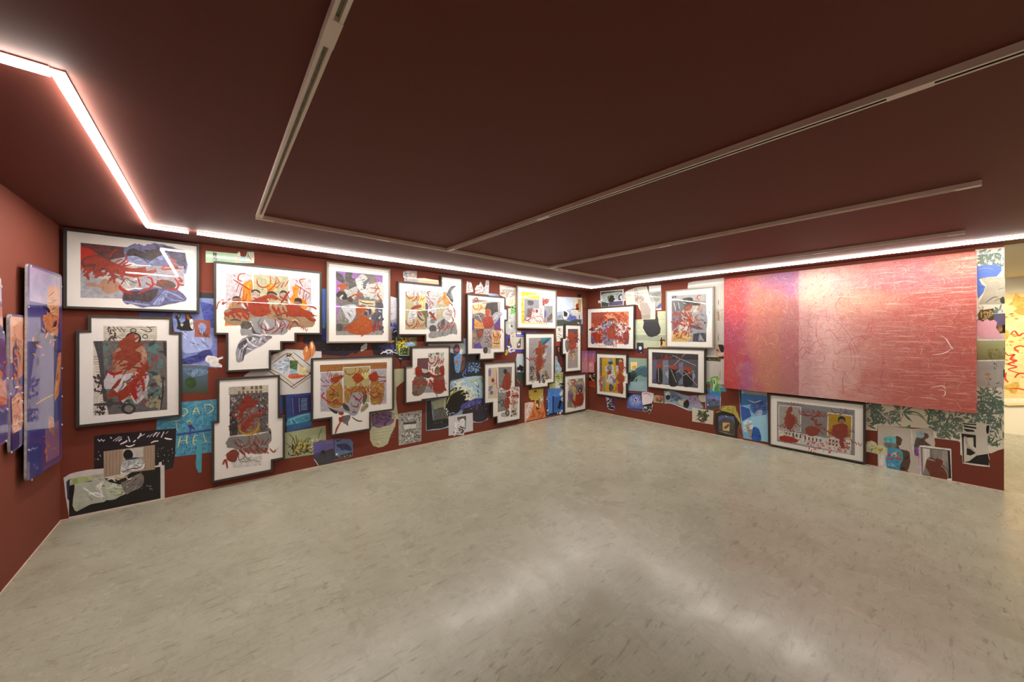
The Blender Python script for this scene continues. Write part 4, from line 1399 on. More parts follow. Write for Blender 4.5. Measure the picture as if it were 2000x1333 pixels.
    for i in range(1500):
        v=rr.random()**.6; u=rr.uniform(-1,1)
        dark=rr.random()<.6
        c_=rr.choice(['9c4450','a44a4c','8c4056','a85048'] if dark else ['dca898','e4b8a8','d09888','d8a8a4'])
        hatch(u*W,v*H,rr.uniform(.015,.045),rr.uniform(0,6.3),rr.uniform(.0015,.0032),c_,i%8)
    for i in range(4): curl(rr.uniform(-.9,-.3)*W,rr.uniform(.1,.45)*H,rr.uniform(.16,.26),.004,rr.choice(['a45a64','a85860']),1.2)
    for i in range(90): curl(rr.uniform(-.97,.95)*W,rr.uniform(.05,.7)*H,rr.uniform(.04,.13),rr.uniform(.003,.006),rr.choice(['b05058','c05a58','a84a58','c4504c','b46060']),rr.uniform(.1,.5))
    for i in range(90):
        cx=rr.uniform(-.2,.95)*W; cy=rr.uniform(.04,.92)*H; l=rr.uniform(.05,.3); d=rr.uniform(-.12,.12)
        line([(cx+l*t,cy+d*t*l+.012*math.sin(5*t)) for t in (0,.5,1)],rr.uniform(.001,.0035),rr.choice(['efcfc6','f2d8d0','e8b8ae']),.0002)
    for q in ('1500,870 1580,860 1640,825','1530,920 1600,870','1540,1115 1590,1120 1590,1150 1570,1160','1490,1100 1570,1085 1595,1110','1560,735 1600,760 1630,810 1650,830'):
        q=[s.uv(p,n) for p in pts(q)]; line(q,.007,'f2dcd4',.0003)
    for q in ('750,650 830,740 850,790','890,740 930,830 940,940','1440,850 1480,820 1500,900','1395,900 1420,1000 1430,1060','1560,735 1620,800 1640,860','860,1030 880,980 900,1020','1000,730 1060,740 1100,735','1080,420 1075,510','560,800 540,900 560,1040 640,1110','600,800 580,860 600,900 640,880'):
        q=[s.uv(p,n) for p in pts(q)]; line(q,.004,'a85a62',.0003)
    s.F=[f for f in s.F]; s.build('scratched_lines',root)
canvas()
# ------------------------------------------------------------------ pasted photographs and papers, long wall (bottom layer first)
c3=(110,800,6.06); PX=(0,0,1)
P=pasted
P('pasted_photograph','large dark-blue drapery photograph between the top left frames, dark red band above','long',PX,
'272,606 388,566 424,570 424,720 400,716 356,714 354,650 340,648 336,618 272,618','5866ac/8a9ad0/n9','''
p 7a241c 388,566 424,570 424,574 388,571
p 17151c 388,571 424,574 424,584 388,582
p 2b2f6e 272,606 340,604 336,618 272,618
o 8f9fd6/a9b4e0 356,655 380,640 410,650 412,680 370,690 356,684
o 3c4488 356,702 380,696 395,686 410,684 412,700 370,712 356,713
s a9b2dd 2 360,668 384,676 404,672
s 39417f 2 362,700 385,694 408,690
o 3f4c9c 392,590 420,600 422,640 400,630''')
P('torn_paper','black and white paper scrap with orange flame tip beside the stepped portrait frame','long',c2,
'1235,100 1290,70 1300,80 1275,125 1300,175 1345,140 1345,70 1380,65 1420,120 1438,180 1430,240 1395,250 1300,245 1250,225 1265,190 1255,135','0d0b0c','''
o e8e0d8 1265,90 1290,80 1270,105
o c87838/7a4a24 1350,75 1378,72 1395,130 1360,120
o efe6da 1385,130 1415,125 1430,180 1420,235 1395,200
o e4d4b0 1290,180 1325,175 1310,205
s efe6da 6 1310,250 1350,290 1362,292''',cat='paper scrap',edge='efe6da')
P('pasted_photograph','small brown photograph with an oval hole showing blue','long',c2,
'1440,128 1607,142 1600,320 1440,312','a5624c/8a4c3c','''
o 9aa4d8/8490c8 1475,190 1510,165 1550,185 1560,225 1530,280 1505,282
s 54568c 6 1485,215 1520,250 1555,250
k 6a3428 1450,250 1595,310 12 10 2''')
P('pasted_photograph','square blue to green photograph between two stepped frames','long',c2,
'1300,598 1580,612 1577,895 1300,903','3c4c34/566c8a/g','''
o 6a84a0 1320,640 1560,650 1560,700 1400,720
s a8b8c8 5 1445,670 1430,720 1410,730
e 34502c 1400,790 60,60
s c8b060 6 1300,600 1450,602 1575,610''')
P('torn_paper','white torn paper scrap below the blue drapery photograph','long',c4,
'58,1175 80,1152 150,1160 185,1178 232,1160 235,1182 195,1195 188,1225 225,1250 222,1272 160,1268 105,1262 100,1235 55,1205','e9e6e4','',cat='paper scrap',lift_by=1)
P('pasted_photograph','blue spray-painted wall photograph with yellow letters DAD','long',PX,
'306,822 354,786 425,780 424,830 414,836 414,884 341,893 305,850','3f86a8/59a6c0/k24','''
k 153848 310,790 420,888 220 .9 1 1.4
k 245c80 310,790 420,888 90 1.2 3 1.4
p 2c4f8c 345,848 413,838 413,842 345,852
s 183048 .8 398,790 399,840
s d9d690 2 356,797 364,800 366,806 358,813 354,811
s d9d690 2 376,811 383,797 390,809
s d9d690 1.8 377,805 388,804
s d9d690 2.2 399,791 402,803
s d9d690 2.2 399,791 410,791 417,798 410,806 403,808
s d9d690 2 329,825 354,821
s d9d690 2 344,823 346,842
e d9d690 370,825 5,3.4
e 3f86a8 370,826 2.4,1.6
o 4a3f8c 366,833 374,830 382,842 374,838 373,850 368,848 371,838
s d9d690 2.4 353,852 350,862 348,873
s d9d690 2.4 366,850 364,862 366,868
s d9d690 2 351,862 365,860
s d9d690 2.2 380,851 377,863 381,870
s d9d690 2 380,852 388,850
s d9d690 2 378,861 386,860
s d9d690 2.2 397,846 400,858 403,863
s d9d690 2 398,864 405,863''')
P('torn_paper','narrow teal torn strip hanging below the blue DAD photograph','long',c3,
'1655,370 1725,360 1718,745 1682,752 1655,690 1648,640 1658,560 1650,500 1665,450','3f9cb0/58b0c0','',cat='paper scrap',lift_by=1)
P('torn_photograph','black torn photograph with white letter-like strokes along its top','long',c3,
'445,320 535,305 550,285 570,300 1060,255 1420,225 1408,520 1390,640 1380,690 1280,722 900,740 450,710','141114/1f1a20','''
z ece4ec 16 490,365 580,370 4 10
s ece4ec 26 640,330 655,345
s f0eaf2 14 670,375 750,320
s f0eaf2 14 700,380 775,325
s f0eaf2 22 735,380 775,350
s f0eaf2 18 755,415 830,380 825,370
s f0eaf2 26 850,320 870,385
s f0eaf2 24 910,390 940,365
s f0eaf2 16 820,430 870,440 930,415
s f0eaf2 20 960,350 1000,300 990,285
s f0eaf2 14 1000,320 1050,290
s f0eaf2 14 1070,330 1100,305
s f0eaf2 12 1100,330 1140,290
s f0eaf2 18 1145,325 1175,285 1200,275
s f0eaf2 18 1185,325 1225,270
s f0eaf2 22 1240,335 1275,265
s f0eaf2 12 1295,290 1325,260
s f0eaf2 18 1280,340 1320,350 1370,355
s f0eaf2 16 1120,400 1160,380 1210,375
k c8c0cc 460,480 540,600 8 7 1
k c8c0cc 1190,440 1380,620 16 6 3''')
P('torn_paper','stack of white torn papers with blue edge in the lower left corner','long',c3,
'85,812 160,765 230,745 380,715 560,700 900,745 1210,660 1215,630 1245,620 1250,662 1280,662 1282,1060 700,1180 150,1295 145,1240 110,1040','dcd8d6/c9c4c2','''
p 2a3660 118,860 160,820 160,1090 130,1060
p c8d0a0/8ca060/c30 165,820 420,780 430,840 215,890 165,900
p b8b49c 420,780 560,760 560,800 430,830
k 30385c 125,950 160,1080 6 10 4''',cat='paper stack',edge='e9dcc0')
P('pasted_photograph','black photograph with a pale green-grey glowing slab, lowest at the left corner','long',c3,
'152,905 560,812 740,840 900,740 1060,700 1232,680 1234,1055 700,1165 150,1275','0f0d0d/181514','''
o c8ccc4/a4ae98/n12 215,890 400,850 560,815 600,850 720,900 830,870 870,960 820,1000 700,1060 560,1090 400,1130 210,1195
o b8c4ae/c4ccb0 560,860 700,880 860,940 800,1010 620,1050
o 8c8480/6c6460 760,870 1010,760 1020,900 880,980 820,1000
o dcdad2 480,890 560,850 520,940 460,945
o e4e0da 640,880 720,890 690,915 630,910
s e8e0d4 16 600,840 660,820 700,860
s c8a860 14 700,800 760,820 850,790
s 2c2420 14 720,850 800,850 830,830
s b0a8a0 6 790,915 900,840 1010,740
s e8e4e0 12 820,800 860,830 890,810
s e8e4e0 14 830,925 850,915
k b8b8b0 1010,900 1140,950 14 5 2
o 8a7a30 690,830 720,825 715,850''')
P('pasted_photograph','photograph of a dark-haired person seen from behind between beige curtains','long',c3,
'560,500 1166,422 1167,712 880,748 765,766 562,806','9c8672/b49c86/v26','''
p d6d4d0/b8b4ac 790,480 1030,448 1030,560 790,600
h 6c5848 4 590,500 590,795 40,-4 5
h 7a6454 4 1050,445 1050,725 34,-4 4
e 12100f 850,538 58,62
o 3a3c6c 820,590 900,570 980,575 960,600 830,605
o a8b4b4/c0c8c8 775,650 800,610 930,590 1010,590 1020,640 900,670 770,700
o e6e6e6 768,690 900,655 1030,625 1030,700 880,740 766,765
s 14120f 12 780,745 900,700 960,700 1025,665
s 14120f 10 790,750 900,725''')
P('pasted_photograph','pale green photograph strip with film perforations above the large stepped frame','long',c4,
'60,104 370,132 385,120 398,108 405,155 430,165 462,160 478,112 545,115 545,228 300,225 60,222','9cc8a4/b8dcb8/n8','''
p 2c2420 132,118 170,124 170,200 132,195
k e8e4e0 135,125 168,195 14 5 1
o e8e0cc 350,200 400,120 410,160 440,190 440,215 350,215
p 9cc4c8 400,160 462,165 462,215 405,212
o e4dcc4 470,160 500,125 540,130 540,220 470,200
s 5a4438 9 480,130 510,190 530,210''')
P('pasted_photograph','deep blue photograph strip with black base behind the violet portrait frame','long',c6,
'-50,1030 -50,1150 60,1170 75,1240 180,1290 480,1310 560,1265 600,1285 665,1230 665,1150 300,1140 245,1100 245,472 183,466 183,1045 60,1040','17141c/241f2c','''
p 3c5ca8/5074bc/v12 185,468 244,474 244,900 185,900
p 28307c/20246c 185,900 244,900 244,1140 185,1100
o 4a7c88 190,900 225,900 220,960 190,960
s 7894d0 6 200,700 225,900
k 9898c0 100,1190 560,1270 10 4 1''')
P('pasted_photograph','light grey photograph of brown sticks laid as a diamond','long',PX,
'477,734 532,694 560,682 628,687 628,765 610,768 546,772 520,760 477,744','c4c4c4/d2d0cc/n6','''
s 8c6c30 2 530,712 556,693 564,690
s 6c5020 1.6 532,716 560,697 568,694
s a07c40 2 562,690 590,716 628,752
s 3c2c1c 1.4 572,688 600,710 625,730
s 5c441c 2 520,722 545,738 575,760
s a88448 1.6 520,718 548,732 580,758
s 5c441c 2 567,757 590,742 612,726
s 8c6c30 1.6 572,760 600,740 620,728
k 4a3820 560,690 572,696 8 1.6 1 2
k 2c2018 604,722 614,732 10 1.6 2 2
o b8c4d8 535,712 560,698 566,712 556,730 540,722
p 4c6c3c 566,704 582,705 580,724 566,720
p 88b8d8 567,722 580,724 579,732 566,730
o c86040 564,732 580,730 598,734 580,740 564,739
p dcd0a0 583,718 600,718 598,733 583,733
k 2c4c2c 567,706 580,718 8 1.6 3''')
P('torn_photograph','orange flame-like petal cut-out above the ochre silhouettes frame','long',c4,
'1035,1105 1065,1050 1080,1060 1095,1100 1105,1020 1130,1000 1158,1070 1155,1120 1130,1170 1105,1172 1085,1208 1048,1208 1045,1160 1035,1140','b8683a/d48a50/v16','''
o f8e0b8 1112,1030 1125,1020 1135,1060 1122,1090
o f4d8a8 1065,1070 1078,1065 1080,1110 1066,1110
s 7c3c1c 6 1100,1090 1110,1140 1095,1190''')
P('pasted_photograph','blue photograph of a shuttered room behind the wreath frame','long',PX,
'547,773 610,767 610,834 600,842 558,845 556,800 547,800','2c4c8c/1c2c60/n14','''
p 10101c 551,774 558,773 561,845 556,845
p 3a5cb0 547,776 550,776 550,808 547,808
p 2c2464 568,776 608,772 608,808 570,812
s 6c98c0 1.6 571,778 573,810
s 74a8c8 1.6 584,778 585,806
h 8cc8d0 .8 588,780 600,779 0,3 8
o 4c98b0/3c88a8/n14 562,818 606,806 608,820 562,834
p 2c5c88 560,832 608,822 608,832 560,844
s 88c4d0 1.5 563,822 590,812 606,810''')
P('pasted_photograph','green plant photograph with dark bent stems, right of the wreath frame','long',c5,
'888,778 1312,702 1320,985 885,1048','98a07c/a8b088/n7','''
s 2c2c18 8 930,790 980,850 1010,960
s 2c2c18 6 890,880 950,920 1020,960
s 2c2c18 7 1050,960 1080,880 1140,820
s 3c3c1c 9 1100,980 1130,860 1160,830
s 2c2c18 6 1220,870 1260,760 1280,730
s 3c3818 7 1180,960 1220,880 1290,850
s 5c5c20 12 1000,800 1020,900 1060,980
f 7c7c2c 1050,940 130 22 1
f 4c4418 1080,960 110 18 2
k c0b060 960,880 1160,1010 26 14 3 2
k 3c2c18 920,900 1200,1020 34 10 4 3
k d8d4a0 1150,820 1230,940 10 10 5
s 2c2c18 6 980,830 960,900 1000,980''')
P('pasted_photograph','dusk photograph of a purple-blue sky over dark water, left one of the small pair','long',c7,
'122,1025 350,985 348,1252 172,1282 128,1212','2c2c40/4c4c8c/g','''
p 5c5494/6c64a8/n7 124,1027 345,990 345,1090 240,1120 130,1150
o 34343c/44444c 135,1200 230,1130 343,1100 343,1245 180,1270
o 1c1c24 205,1115 245,1112 250,1145 208,1148
k a08460 180,1000 340,1040 14 6 2 2
s ece4dc 9 130,1208 160,1250 178,1280''')
P('pasted_photograph','dusk photograph with a figure in blue mist, right one of the small pair','long',c7,
'355,995 380,988 520,990 553,1020 550,1175 480,1195 352,1222','4c5c8c/6c80b0/n8','''
o 2c3464 370,1050 480,1040 530,1080 520,1120 400,1080
o 3c3c74 415,1060 455,1055 460,1105 418,1110
p 3c3c30 356,1180 545,1130 545,1172 356,1215
k c0b890 360,1165 530,1190 12 5 3
o e8e8e8 365,1145 385,1145 385,1165 368,1165
k 2c2c20 358,990 430,1020 14 8 1''')
P('torn_paper','pale green torn photograph shaped like a drop with a purple stained top','long',c7,
'735,900 748,705 1000,650 1000,230 1111,222 1150,330 1060,395 1022,430 1020,560 1035,690 1050,770 1020,775 1010,850 960,950 930,1040 880,1072 830,1082 770,1062 738,1000','b4b694/c4c4a4/n7','''
o 74507c/8c6c94/n12 752,715 968,695 1000,770 970,830 900,850 820,870 760,830
k 4c3858 760,710 980,860 36 10 2 2
h 8c8c6c 3 740,900 1000,860 0,34 4
s 6c6c3c 6 780,1050 840,1040 830,1025
o e8e8e0 820,1015 850,1015 845,1040
s 5c5c2c 5 990,720 1040,710
s 5c5c3c 4 1005,360 1010,500 1005,560
p a8ac88 975,700 1020,770 970,772''',cat='photograph')
P('pasted_photograph','black and white photograph of a basin on a wall in grass','long',c9,
'222,862 485,818 480,1172 224,1222','8c8c88/b4b4ae/k24','''
k 4c4c4a 240,1060 470,1190 70 9 1 2
k d4d4ce 240,1060 470,1190 40 8 2 2
k 5c5c58 235,870 470,950 26 9 3 2
p 3c3c3a 275,962 425,948 425,972 275,985
p d8d8d0 282,988 418,975 412,1058 288,1074
o 8c8c88 290,1040 410,1025 405,1058 290,1072
o 1a1a1a 345,1025 358,1040 350,1050
e b8b8b0 340,915 13,22''')
P('pasted_photograph','pale lilac photograph fading to dark blue splashes right of the violet portrait','long',c8,
'160,485 258,512 300,1040 280,1200 240,1290 160,1300 158,900','28243c/d8d4e0/g','''
p d8d4e4 160,490 256,514 256,780 160,820
k 3c2c3c 165,640 190,660 2 12 1
k 3c2c3c 165,720 190,740 2 12 2
k 2c3488 160,860 250,1000 40 14 3 2
k 5c64b0 160,840 250,980 26 12 4 2
k 18141c 165,960 250,1200 60 22 5 2
s e8e4e8 9 200,980 230,960 250,970
o e09030 160,1095 190,1088 215,1100 190,1115 160,1110''')
P('pasted_photograph','dark night photograph with white torn ribbons above the ochre silhouettes frame','long',c9,
'-100,70 110,60 185,60 230,205 345,205 345,256 262,256 255,290 250,372 244,300 215,240 160,205 0,205 -60,190','1a1824/0f0e16','''
k 3c4480 0,70 180,140 30 12 1 2
s eceef4 12 20,185 60,160 100,175
s eceef4 14 60,160 120,140 160,170
s dce4f0 10 90,190 140,160 210,180
s eceef4 10 225,235 260,240
k b8c4e8 30,130 200,190 16 7 3 2''')
P('torn_paper','small pale blue torn paper under the violet portrait frame','long',c6,
'668,1195 720,1150 745,1150 742,1215 680,1248 662,1245','c4dcdc','',cat='paper scrap')
P('pasted_photograph','small colourful photograph of yellow and green plants between the frames','long',c8,
'230,1042 520,1042 522,1162 418,1180 410,1300 276,1296 234,1245','4c6444/6c8048/k20','''
k d8c030 240,1060 400,1230 44 16 1 1.6
k 28442c 240,1060 510,1170 24 15 2 1.6
k b8945c 400,1050 515,1150 20 14 3
o 8cb8dc 350,1140 420,1110 485,1130 480,1165 360,1170
s b86044 9 350,1140 400,1135
k c43c34 380,1080 460,1130 6 9 5
l f0f0ea 5 275,1190 280,1292 408,1296 412,1185
p 24482c 290,1200 400,1195 400,1285 292,1282
k c0c850 295,1205 395,1280 12 6 6''')
P('torn_photograph','torn photograph of a stone face above the robed arm frame','long',c8,
'332,150 400,135 520,142 520,237 630,235 690,250 820,265 828,325 345,275 350,240 332,215','c4b8b4/8c949c/n22','''
k d8d4d0 345,150 420,250 18 12 1
k 6c7884 345,150 400,260 14 12 2
k a89490 400,150 515,235 16 14 3
o dcc0b0 430,180 470,165 490,200 450,215
p f0b890/f4c8a0/s 540,240 625,237 820,268 824,322 540,296
s c8a080 4 600,300 700,270 760,270''')
# between the robed arm frame and the silver wing frame
P('pasted_photograph','photograph of a blue painted figure before a dark sea, centre of the long wall','long',c9,
'550,66 945,60 958,10 985,0 988,190 1145,195 1160,240 1160,440 1040,455 805,475 700,478','223038/16202a/n9','''
p a4b4ac/b4bcb8 560,68 975,62 978,180 900,200 820,170 560,110
p a8bcd4 955,10 983,5 983,190 965,150
o 44507c 840,120 870,75 905,85 915,150 885,190 845,180
o c0503c/d46c50 862,120 885,105 905,125 895,155 870,150
o f0f0ee 912,160 925,130 950,145 930,190
o 5c8cc0/78a4d4/n18 848,220 900,185 945,200 935,280 910,390 870,388 855,290
o 6c4430 940,205 970,215 978,270 955,370 920,385 935,280
o c0702c 860,275 885,255 898,280 880,305
e d07050 928,245 8,14
k 90b8e4 1010,280 1150,400 60 7 2 1.6
k 345c98 1000,260 1150,410 30 8 3 1.6
s 4c68d8 12 990,350 975,390 985,420
s 88a8f0 6 960,385 950,430 985,445''')
P('torn_photograph','large blue sea photograph with a huge black torn hole, centre low on the long wall','long',PX,
'832,783 860,760 878,748 878,742 940,732 952,760 953,791 953,820 938,826 924,826 905,830 875,836 858,840 832,842','8cb0cc/2c3450/g','''
o 9cbcd4/b0ccd8 880,745 940,735 943,775 925,782 900,760 880,770
p b0b890/98a488 842,786 868,777 870,800 848,800
p 141214 833,784 841,782 848,838 833,841
o 60605c/4c4c4c 846,802 870,796 876,815 850,824
o 141418 846,822 875,818 876,832 848,838
k 303c34 846,820 872,834 16 1.8 1
o 3c3c7c/484c90/n20 905,782 952,778 953,792 915,800 895,800
o 241c30/2c2434 905,798 953,790 952,818 930,824 905,812
k 7c84c0 905,784 950,800 26 1.4 2
o 080606 871,795 874,772 882,762 894,756 908,762 916,772 912,786 902,790 897,804 884,812 876,812 872,804
s b4b858 3 872,790 880,772 892,764 900,762
s dcdcc0 2.6 868,800 870,780 878,770 890,760
k e4e8d8 888,742 910,764 16 2.6 3 2.2
s b8c068 2 900,770 915,762 925,780
s e8e8dc 3 908,764 922,758 918,772
k e0e4cc 906,764 926,784 18 2.4 4 2
s a4b068 2.6 920,748 932,742 941,740
s b8c070 2 914,744 930,744 941,734
k 9898a8 872,806 905,816 22 1.3 5 2
k e8e4dc 868,798 876,812 6 1.4 6''')
P('pasted_photograph','light grey photograph of white fabric and ink lines, low below the black hole','long',c9,
'788,895 1062,850 1066,1055 968,1075 962,1105 880,1100 845,1118 842,1102 790,1112','d8d8da/cccdd0','''
p 3a3a3c/7c7c80/k24 885,900 985,885 980,935 890,945
o e8e8ea 890,940 960,915 955,1000 900,1040
s 1c1c1e 12 985,895 978,1040
k 2c2c2e 900,990 960,1080 14 10 1 2.2
k 5c5c60 850,1070 960,1105 16 8 2
o f4f4f6 860,960 885,980 880,1060 860,1090''')
for q,l in ((('235,145 300,165 318,240 330,300 228,316 230,220'),'torn white paper with faint sketch, left of two above the silver wing frame'),
            (('350,255 385,200 405,210 435,150 460,200 478,240 500,222 512,130 558,138 552,340 500,335 350,322 365,290'),'torn grey and white paper tower shape above the silver wing frame')):
    P('torn_paper',l,'long',c10,q,'dcd8d8/c0bcc0/k26','''
k 8c8484 240,160 550,320 40 10 1 2
k b87c78 400,240 470,320 10 9 2
k 94a4c0 490,180 550,330 12 12 3''',cat='paper scrap')
P('torn_paper','small light blue paper peeking over the silver wing frame','long',c10,'552,320 660,328 700,342 700,375 552,352','98b0d0/5c6898/s','',cat='paper scrap')
P('pasted_photograph','cream photograph of fur and flowers left of the yellow print frame','long',c10,
'710,195 950,242 965,300 965,530 880,516 800,495 798,385 715,345','dcd4c8/c8bcb0/n22','''
o c0b8b0/a8a09a/k30 740,240 900,230 930,340 860,380 760,320
k 8c8078 790,230 920,380 26 10 1 2.2
o b06040 722,310 780,305 775,335 725,335
p ecd4b4 812,390 930,400 930,490 812,490
s a86830 12 860,420 880,480
s a86830 12 900,410 890,470
s e4c8a0 9 930,260 940,480''')
P('pasted_photograph','pale grey photograph of a faded flower under the silver wing frame corner','long',c10,
'832,540 965,520 965,860 945,862 842,925 800,900 790,735 830,715','c4c8c8/b0b4b8/n16','''
f a8a8a4 885,700 90 16 1
o 3c3c30 870,795 885,775 898,795 885,825
k d8d8d4 800,620 950,850 22 14 3 2''')
P('torn_paper','bright green torn triangle beside the yellow print frame','long',c10,
'878,490 905,505 940,480 962,500 946,592 905,612 870,636','5cb040/74c058','''
k e8e8e8 880,500 940,570 12 12 1 2
k 3c3c40 885,500 930,570 8 9 2 2''',cat='paper scrap')
P('pasted_photograph','violet photograph band with a white stripe between the frames','long',c10,
'800,930 965,905 945,862 1280,862 1290,935 1080,935 1072,1182 1000,1172 900,1185 832,1205 800,1190','3c308c/4c40a0/n9','''
p e0dce4 950,862 1020,865 1020,915 960,915
s e8e4ec 9 960,932 1070,935
k e8e8e8 840,1060 960,1170 16 16 1 2
p 8c2c2c 1190,870 1235,872 1230,925 1190,925
p 2c2428 1240,872 1285,875 1285,930 1240,928''')
P('pasted_photograph','small dark brown square photograph on the violet band','long',c10,
'826,972 925,968 922,1082 826,1078','2c1814/4c2c20/k26','''
k c8b8a8 850,990 910,1070 6 10 1
o 8c4c3c 880,1020 910,1010 915,1060 890,1060''')
P('pasted_photograph','small photograph of a plaster statue with a fallen lamp on the violet band','long',c10,
'862,868 945,862 948,950 1064,952 1070,1130 955,1132 900,1140 862,1000','c4c0b4/d4d0c8/k24','''
k 8c8474 870,880 940,950 8 9 1
o 5c5448 960,1050 1000,990 1015,960 1020,1040 1000,1110 960,1110
e ecdccc 988,1062 16,20
s 3c3830 5 1015,950 1012,1020
o 8c4434 960,1090 1010,1085 1010,1110 962,1112''')
P('torn_paper','little yellow flower cut-out under the silver wing frame','long',c10,
'790,1145 810,1132 836,1160 825,1200 800,1222 785,1195','d8b820/c49c18','',cat='paper scrap',smoothed=True)
P('torn_photograph','pale blue tapering photograph with a dark smudge beside the robed figure frame','long',c11,
'1018,12 1112,10 1128,110 1128,420 1068,468 1012,402 998,110','2c3430/b4c8dc/g','''
p b8cce0/ccd4d8 1020,14 1110,12 1122,200 1010,210
b 0c0a0a 1070,240 46,48 4 .3
k f0ece8 1035,270 1110,300 8 9 1
o 303c38/3c4844 1014,300 1122,300 1122,420 1068,462 1016,405
s c89888 8 1015,400 1050,450 1062,466''')
P('pasted_photograph','blue sky photograph over hazy hills at the corner end of the long wall','long',c12,
'870,352 1165,365 1305,372 1318,750 1325,1000 1290,1000 1290,835 1010,835 960,870 865,862','6c7c98/a8c4e8/g','''
p b4cce8/d4dce8 875,358 1160,370 1160,560 1000,600 875,620
k 203020 890,320 940,345 3 10 1
o 8c9aa4/7c8890 870,690 940,670 1010,700 1070,670 1110,745 870,760
o 5468ac 1050,690 1110,660 1200,700 1260,745 1060,770
p 34403c/445048 870,760 980,755 1080,785 1180,750 1290,750 1290,830 1015,832 960,860 870,858
o f4f0ec 975,590 1000,600 1050,610 1080,660 1040,740 990,740 975,660
o 1c1414 985,600 1000,605 1050,640 1040,720 1015,700 990,690
o dcd0c4 1020,700 1040,690 1030,735
p 30342c 1295,830 1320,830 1322,995 1295,1000
o e8e8e8 1225,795 1265,820 1230,820''')
P('pasted_photograph','narrow brown and cream photograph with a red flower at the sky photograph','long',c12,
'1165,368 1305,372 1310,632 1210,640 1205,600 1115,605 1115,580 1170,570','dcd0b4/e4dccc/n16','''
p c8a870/a88c5c/v20 1230,400 1290,405 1285,625 1235,620
o 8c2c1c/a83c24 1190,510 1220,470 1250,490 1240,540 1215,560
s 54483c 12 1120,585 1180,575 1240,590
o 3c3c34 1180,560 1240,590 1250,540''')
P('pasted_photograph','small grey and white photograph pieces stacked on the sky photograph','long',c12,
'1112,608 1205,605 1212,640 1305,638 1312,745 1212,745 1205,690 1118,680','b8bcb8/d0d4d4/h30','''
p 5c5ca0 1250,670 1268,672 1268,742 1250,742
k 6c6c68 1120,640 1200,685 8 8 1''')
P('torn_paper','small black paper square above the sky photograph','long',c12,'1220,312 1285,308 1288,372 1222,370','1c1c1a','',cat='paper scrap')
P('torn_paper','olive brown torn scrap near the room corner','long',c12,'1318,380 1340,366 1372,400 1388,450 1380,535 1320,540','7a5c34/68482c/v18','',cat='paper scrap',coat=0)
P('torn_photograph','white sketch of a face with curved black lines beside the stepped narrow frame','long',c13,
'545,52 632,46 632,182 610,240 560,262 548,200','d8dcd4/e8e8e4','''
s 2c2c2c 5 565,80 590,70 610,95 595,125 570,110
e 6c6c68 585,92 10,16
s 2c2c2c 5 560,140 590,150 620,180
s 2c2c2c 5 555,170 585,180 600,215
s a8403c 9 575,150 625,160
s 5c9c5c 8 550,180 552,230
s 3c3c3c 4 560,200 580,225''')
P('pasted_photograph','dark red and blue photograph of figures behind the robed figure frame','long',c13,
'535,240 600,235 605,290 632,400 632,612 535,612','4c1c18/34140f/k14','''
p 8c3a2c 538,245 598,240 600,290 540,295
o c89c78 570,320 585,312 592,350 578,365
o 8cacc4/a4bcc8 538,420 560,430 575,500 610,540 610,608 538,608
o 5c2418 580,380 620,420 625,560 590,520
k 2c1410 545,300 620,420 12 12 2''')
P('pasted_photograph','pale green leafy photograph below the narrow stepped frame','long',c13,
'528,622 632,618 636,815 465,828 465,765 530,752','a4b07c/b8bc8c/n14','''
k 6c7c3c 540,630 630,700 20 9 1 2
k d8dcb8 500,720 620,800 20 11 2
o ece8e0 530,810 555,760 580,755 590,812
o 141818 585,760 630,755 632,812 600,812
k e8f0e8 590,765 628,805 6 7 3''')
P('pasted_photograph','bright blue photograph of a doorway with black torn edge at the corner','long',c13,
'428,832 500,820 636,822 640,1135 590,1145 540,1150 430,1178','3c78c8/5890dc/n9','''
p 0c1020 430,835 442,832 442,1170 430,1175
p 14306c 500,915 520,915 522,1120 500,1118
p 2c64b4 520,925 625,915 630,1090 525,1105
o e8e4d4 585,890 620,840 632,850 630,905 600,910
o f0ece4 610,940 632,925 632,980 612,975
p 0c0c10 590,965 620,975 595,1078 565,1062
p 0c0e18 440,1140 520,1118 600,1100 630,1120 630,1135 540,1148 440,1168
k f0f0f4 430,850 460,1170 14 7 1
k f0f0f4 560,1090 620,1140 10 8 2 2''')
P('torn_photograph','yellow rounded mask-like torn photograph low near the corner','long',c13,
'205,845 240,832 390,820 385,900 380,1000 375,1080 350,1082 335,1060 335,975 325,960 300,968 298,1085 280,1088 282,960 240,968 212,930','c0a83c/ccb454/n12','''
e 5c3c1c 290,855 20,13
o d8cc9c 318,930 385,880 378,1060 350,1070 345,960
s 4c3018 7 325,930 345,980 335,1050
e 8c6c1c 225,905 7,9''')
P('pasted_photograph','orange and pink ground photograph standing on the floor near the corner','long',c13,
'158,1002 282,985 300,1085 340,1080 385,975 420,1178 155,1232','c87038/dc8c50/h14','''
o e0c0b8/e8d0c8 160,1005 260,990 240,1100 180,1220 160,1228
o f4dcb0 290,1020 320,1010 325,1060
k a85424 240,1100 400,1190 20 12 1 3''')
P('pasted_photograph','purple to orange sunset photograph with light trails, part on the long wall','long',c15,
'50,126 146,124 146,452 50,455','c87848/8c5c94/g','''
p 9c6c9c/c89078/n8 52,295 144,292 144,448 52,452
s ffe4b0 5 105,175 104,280
s ffe4b0 6 124,165 126,285
s e89850 10 90,230 86,290''')
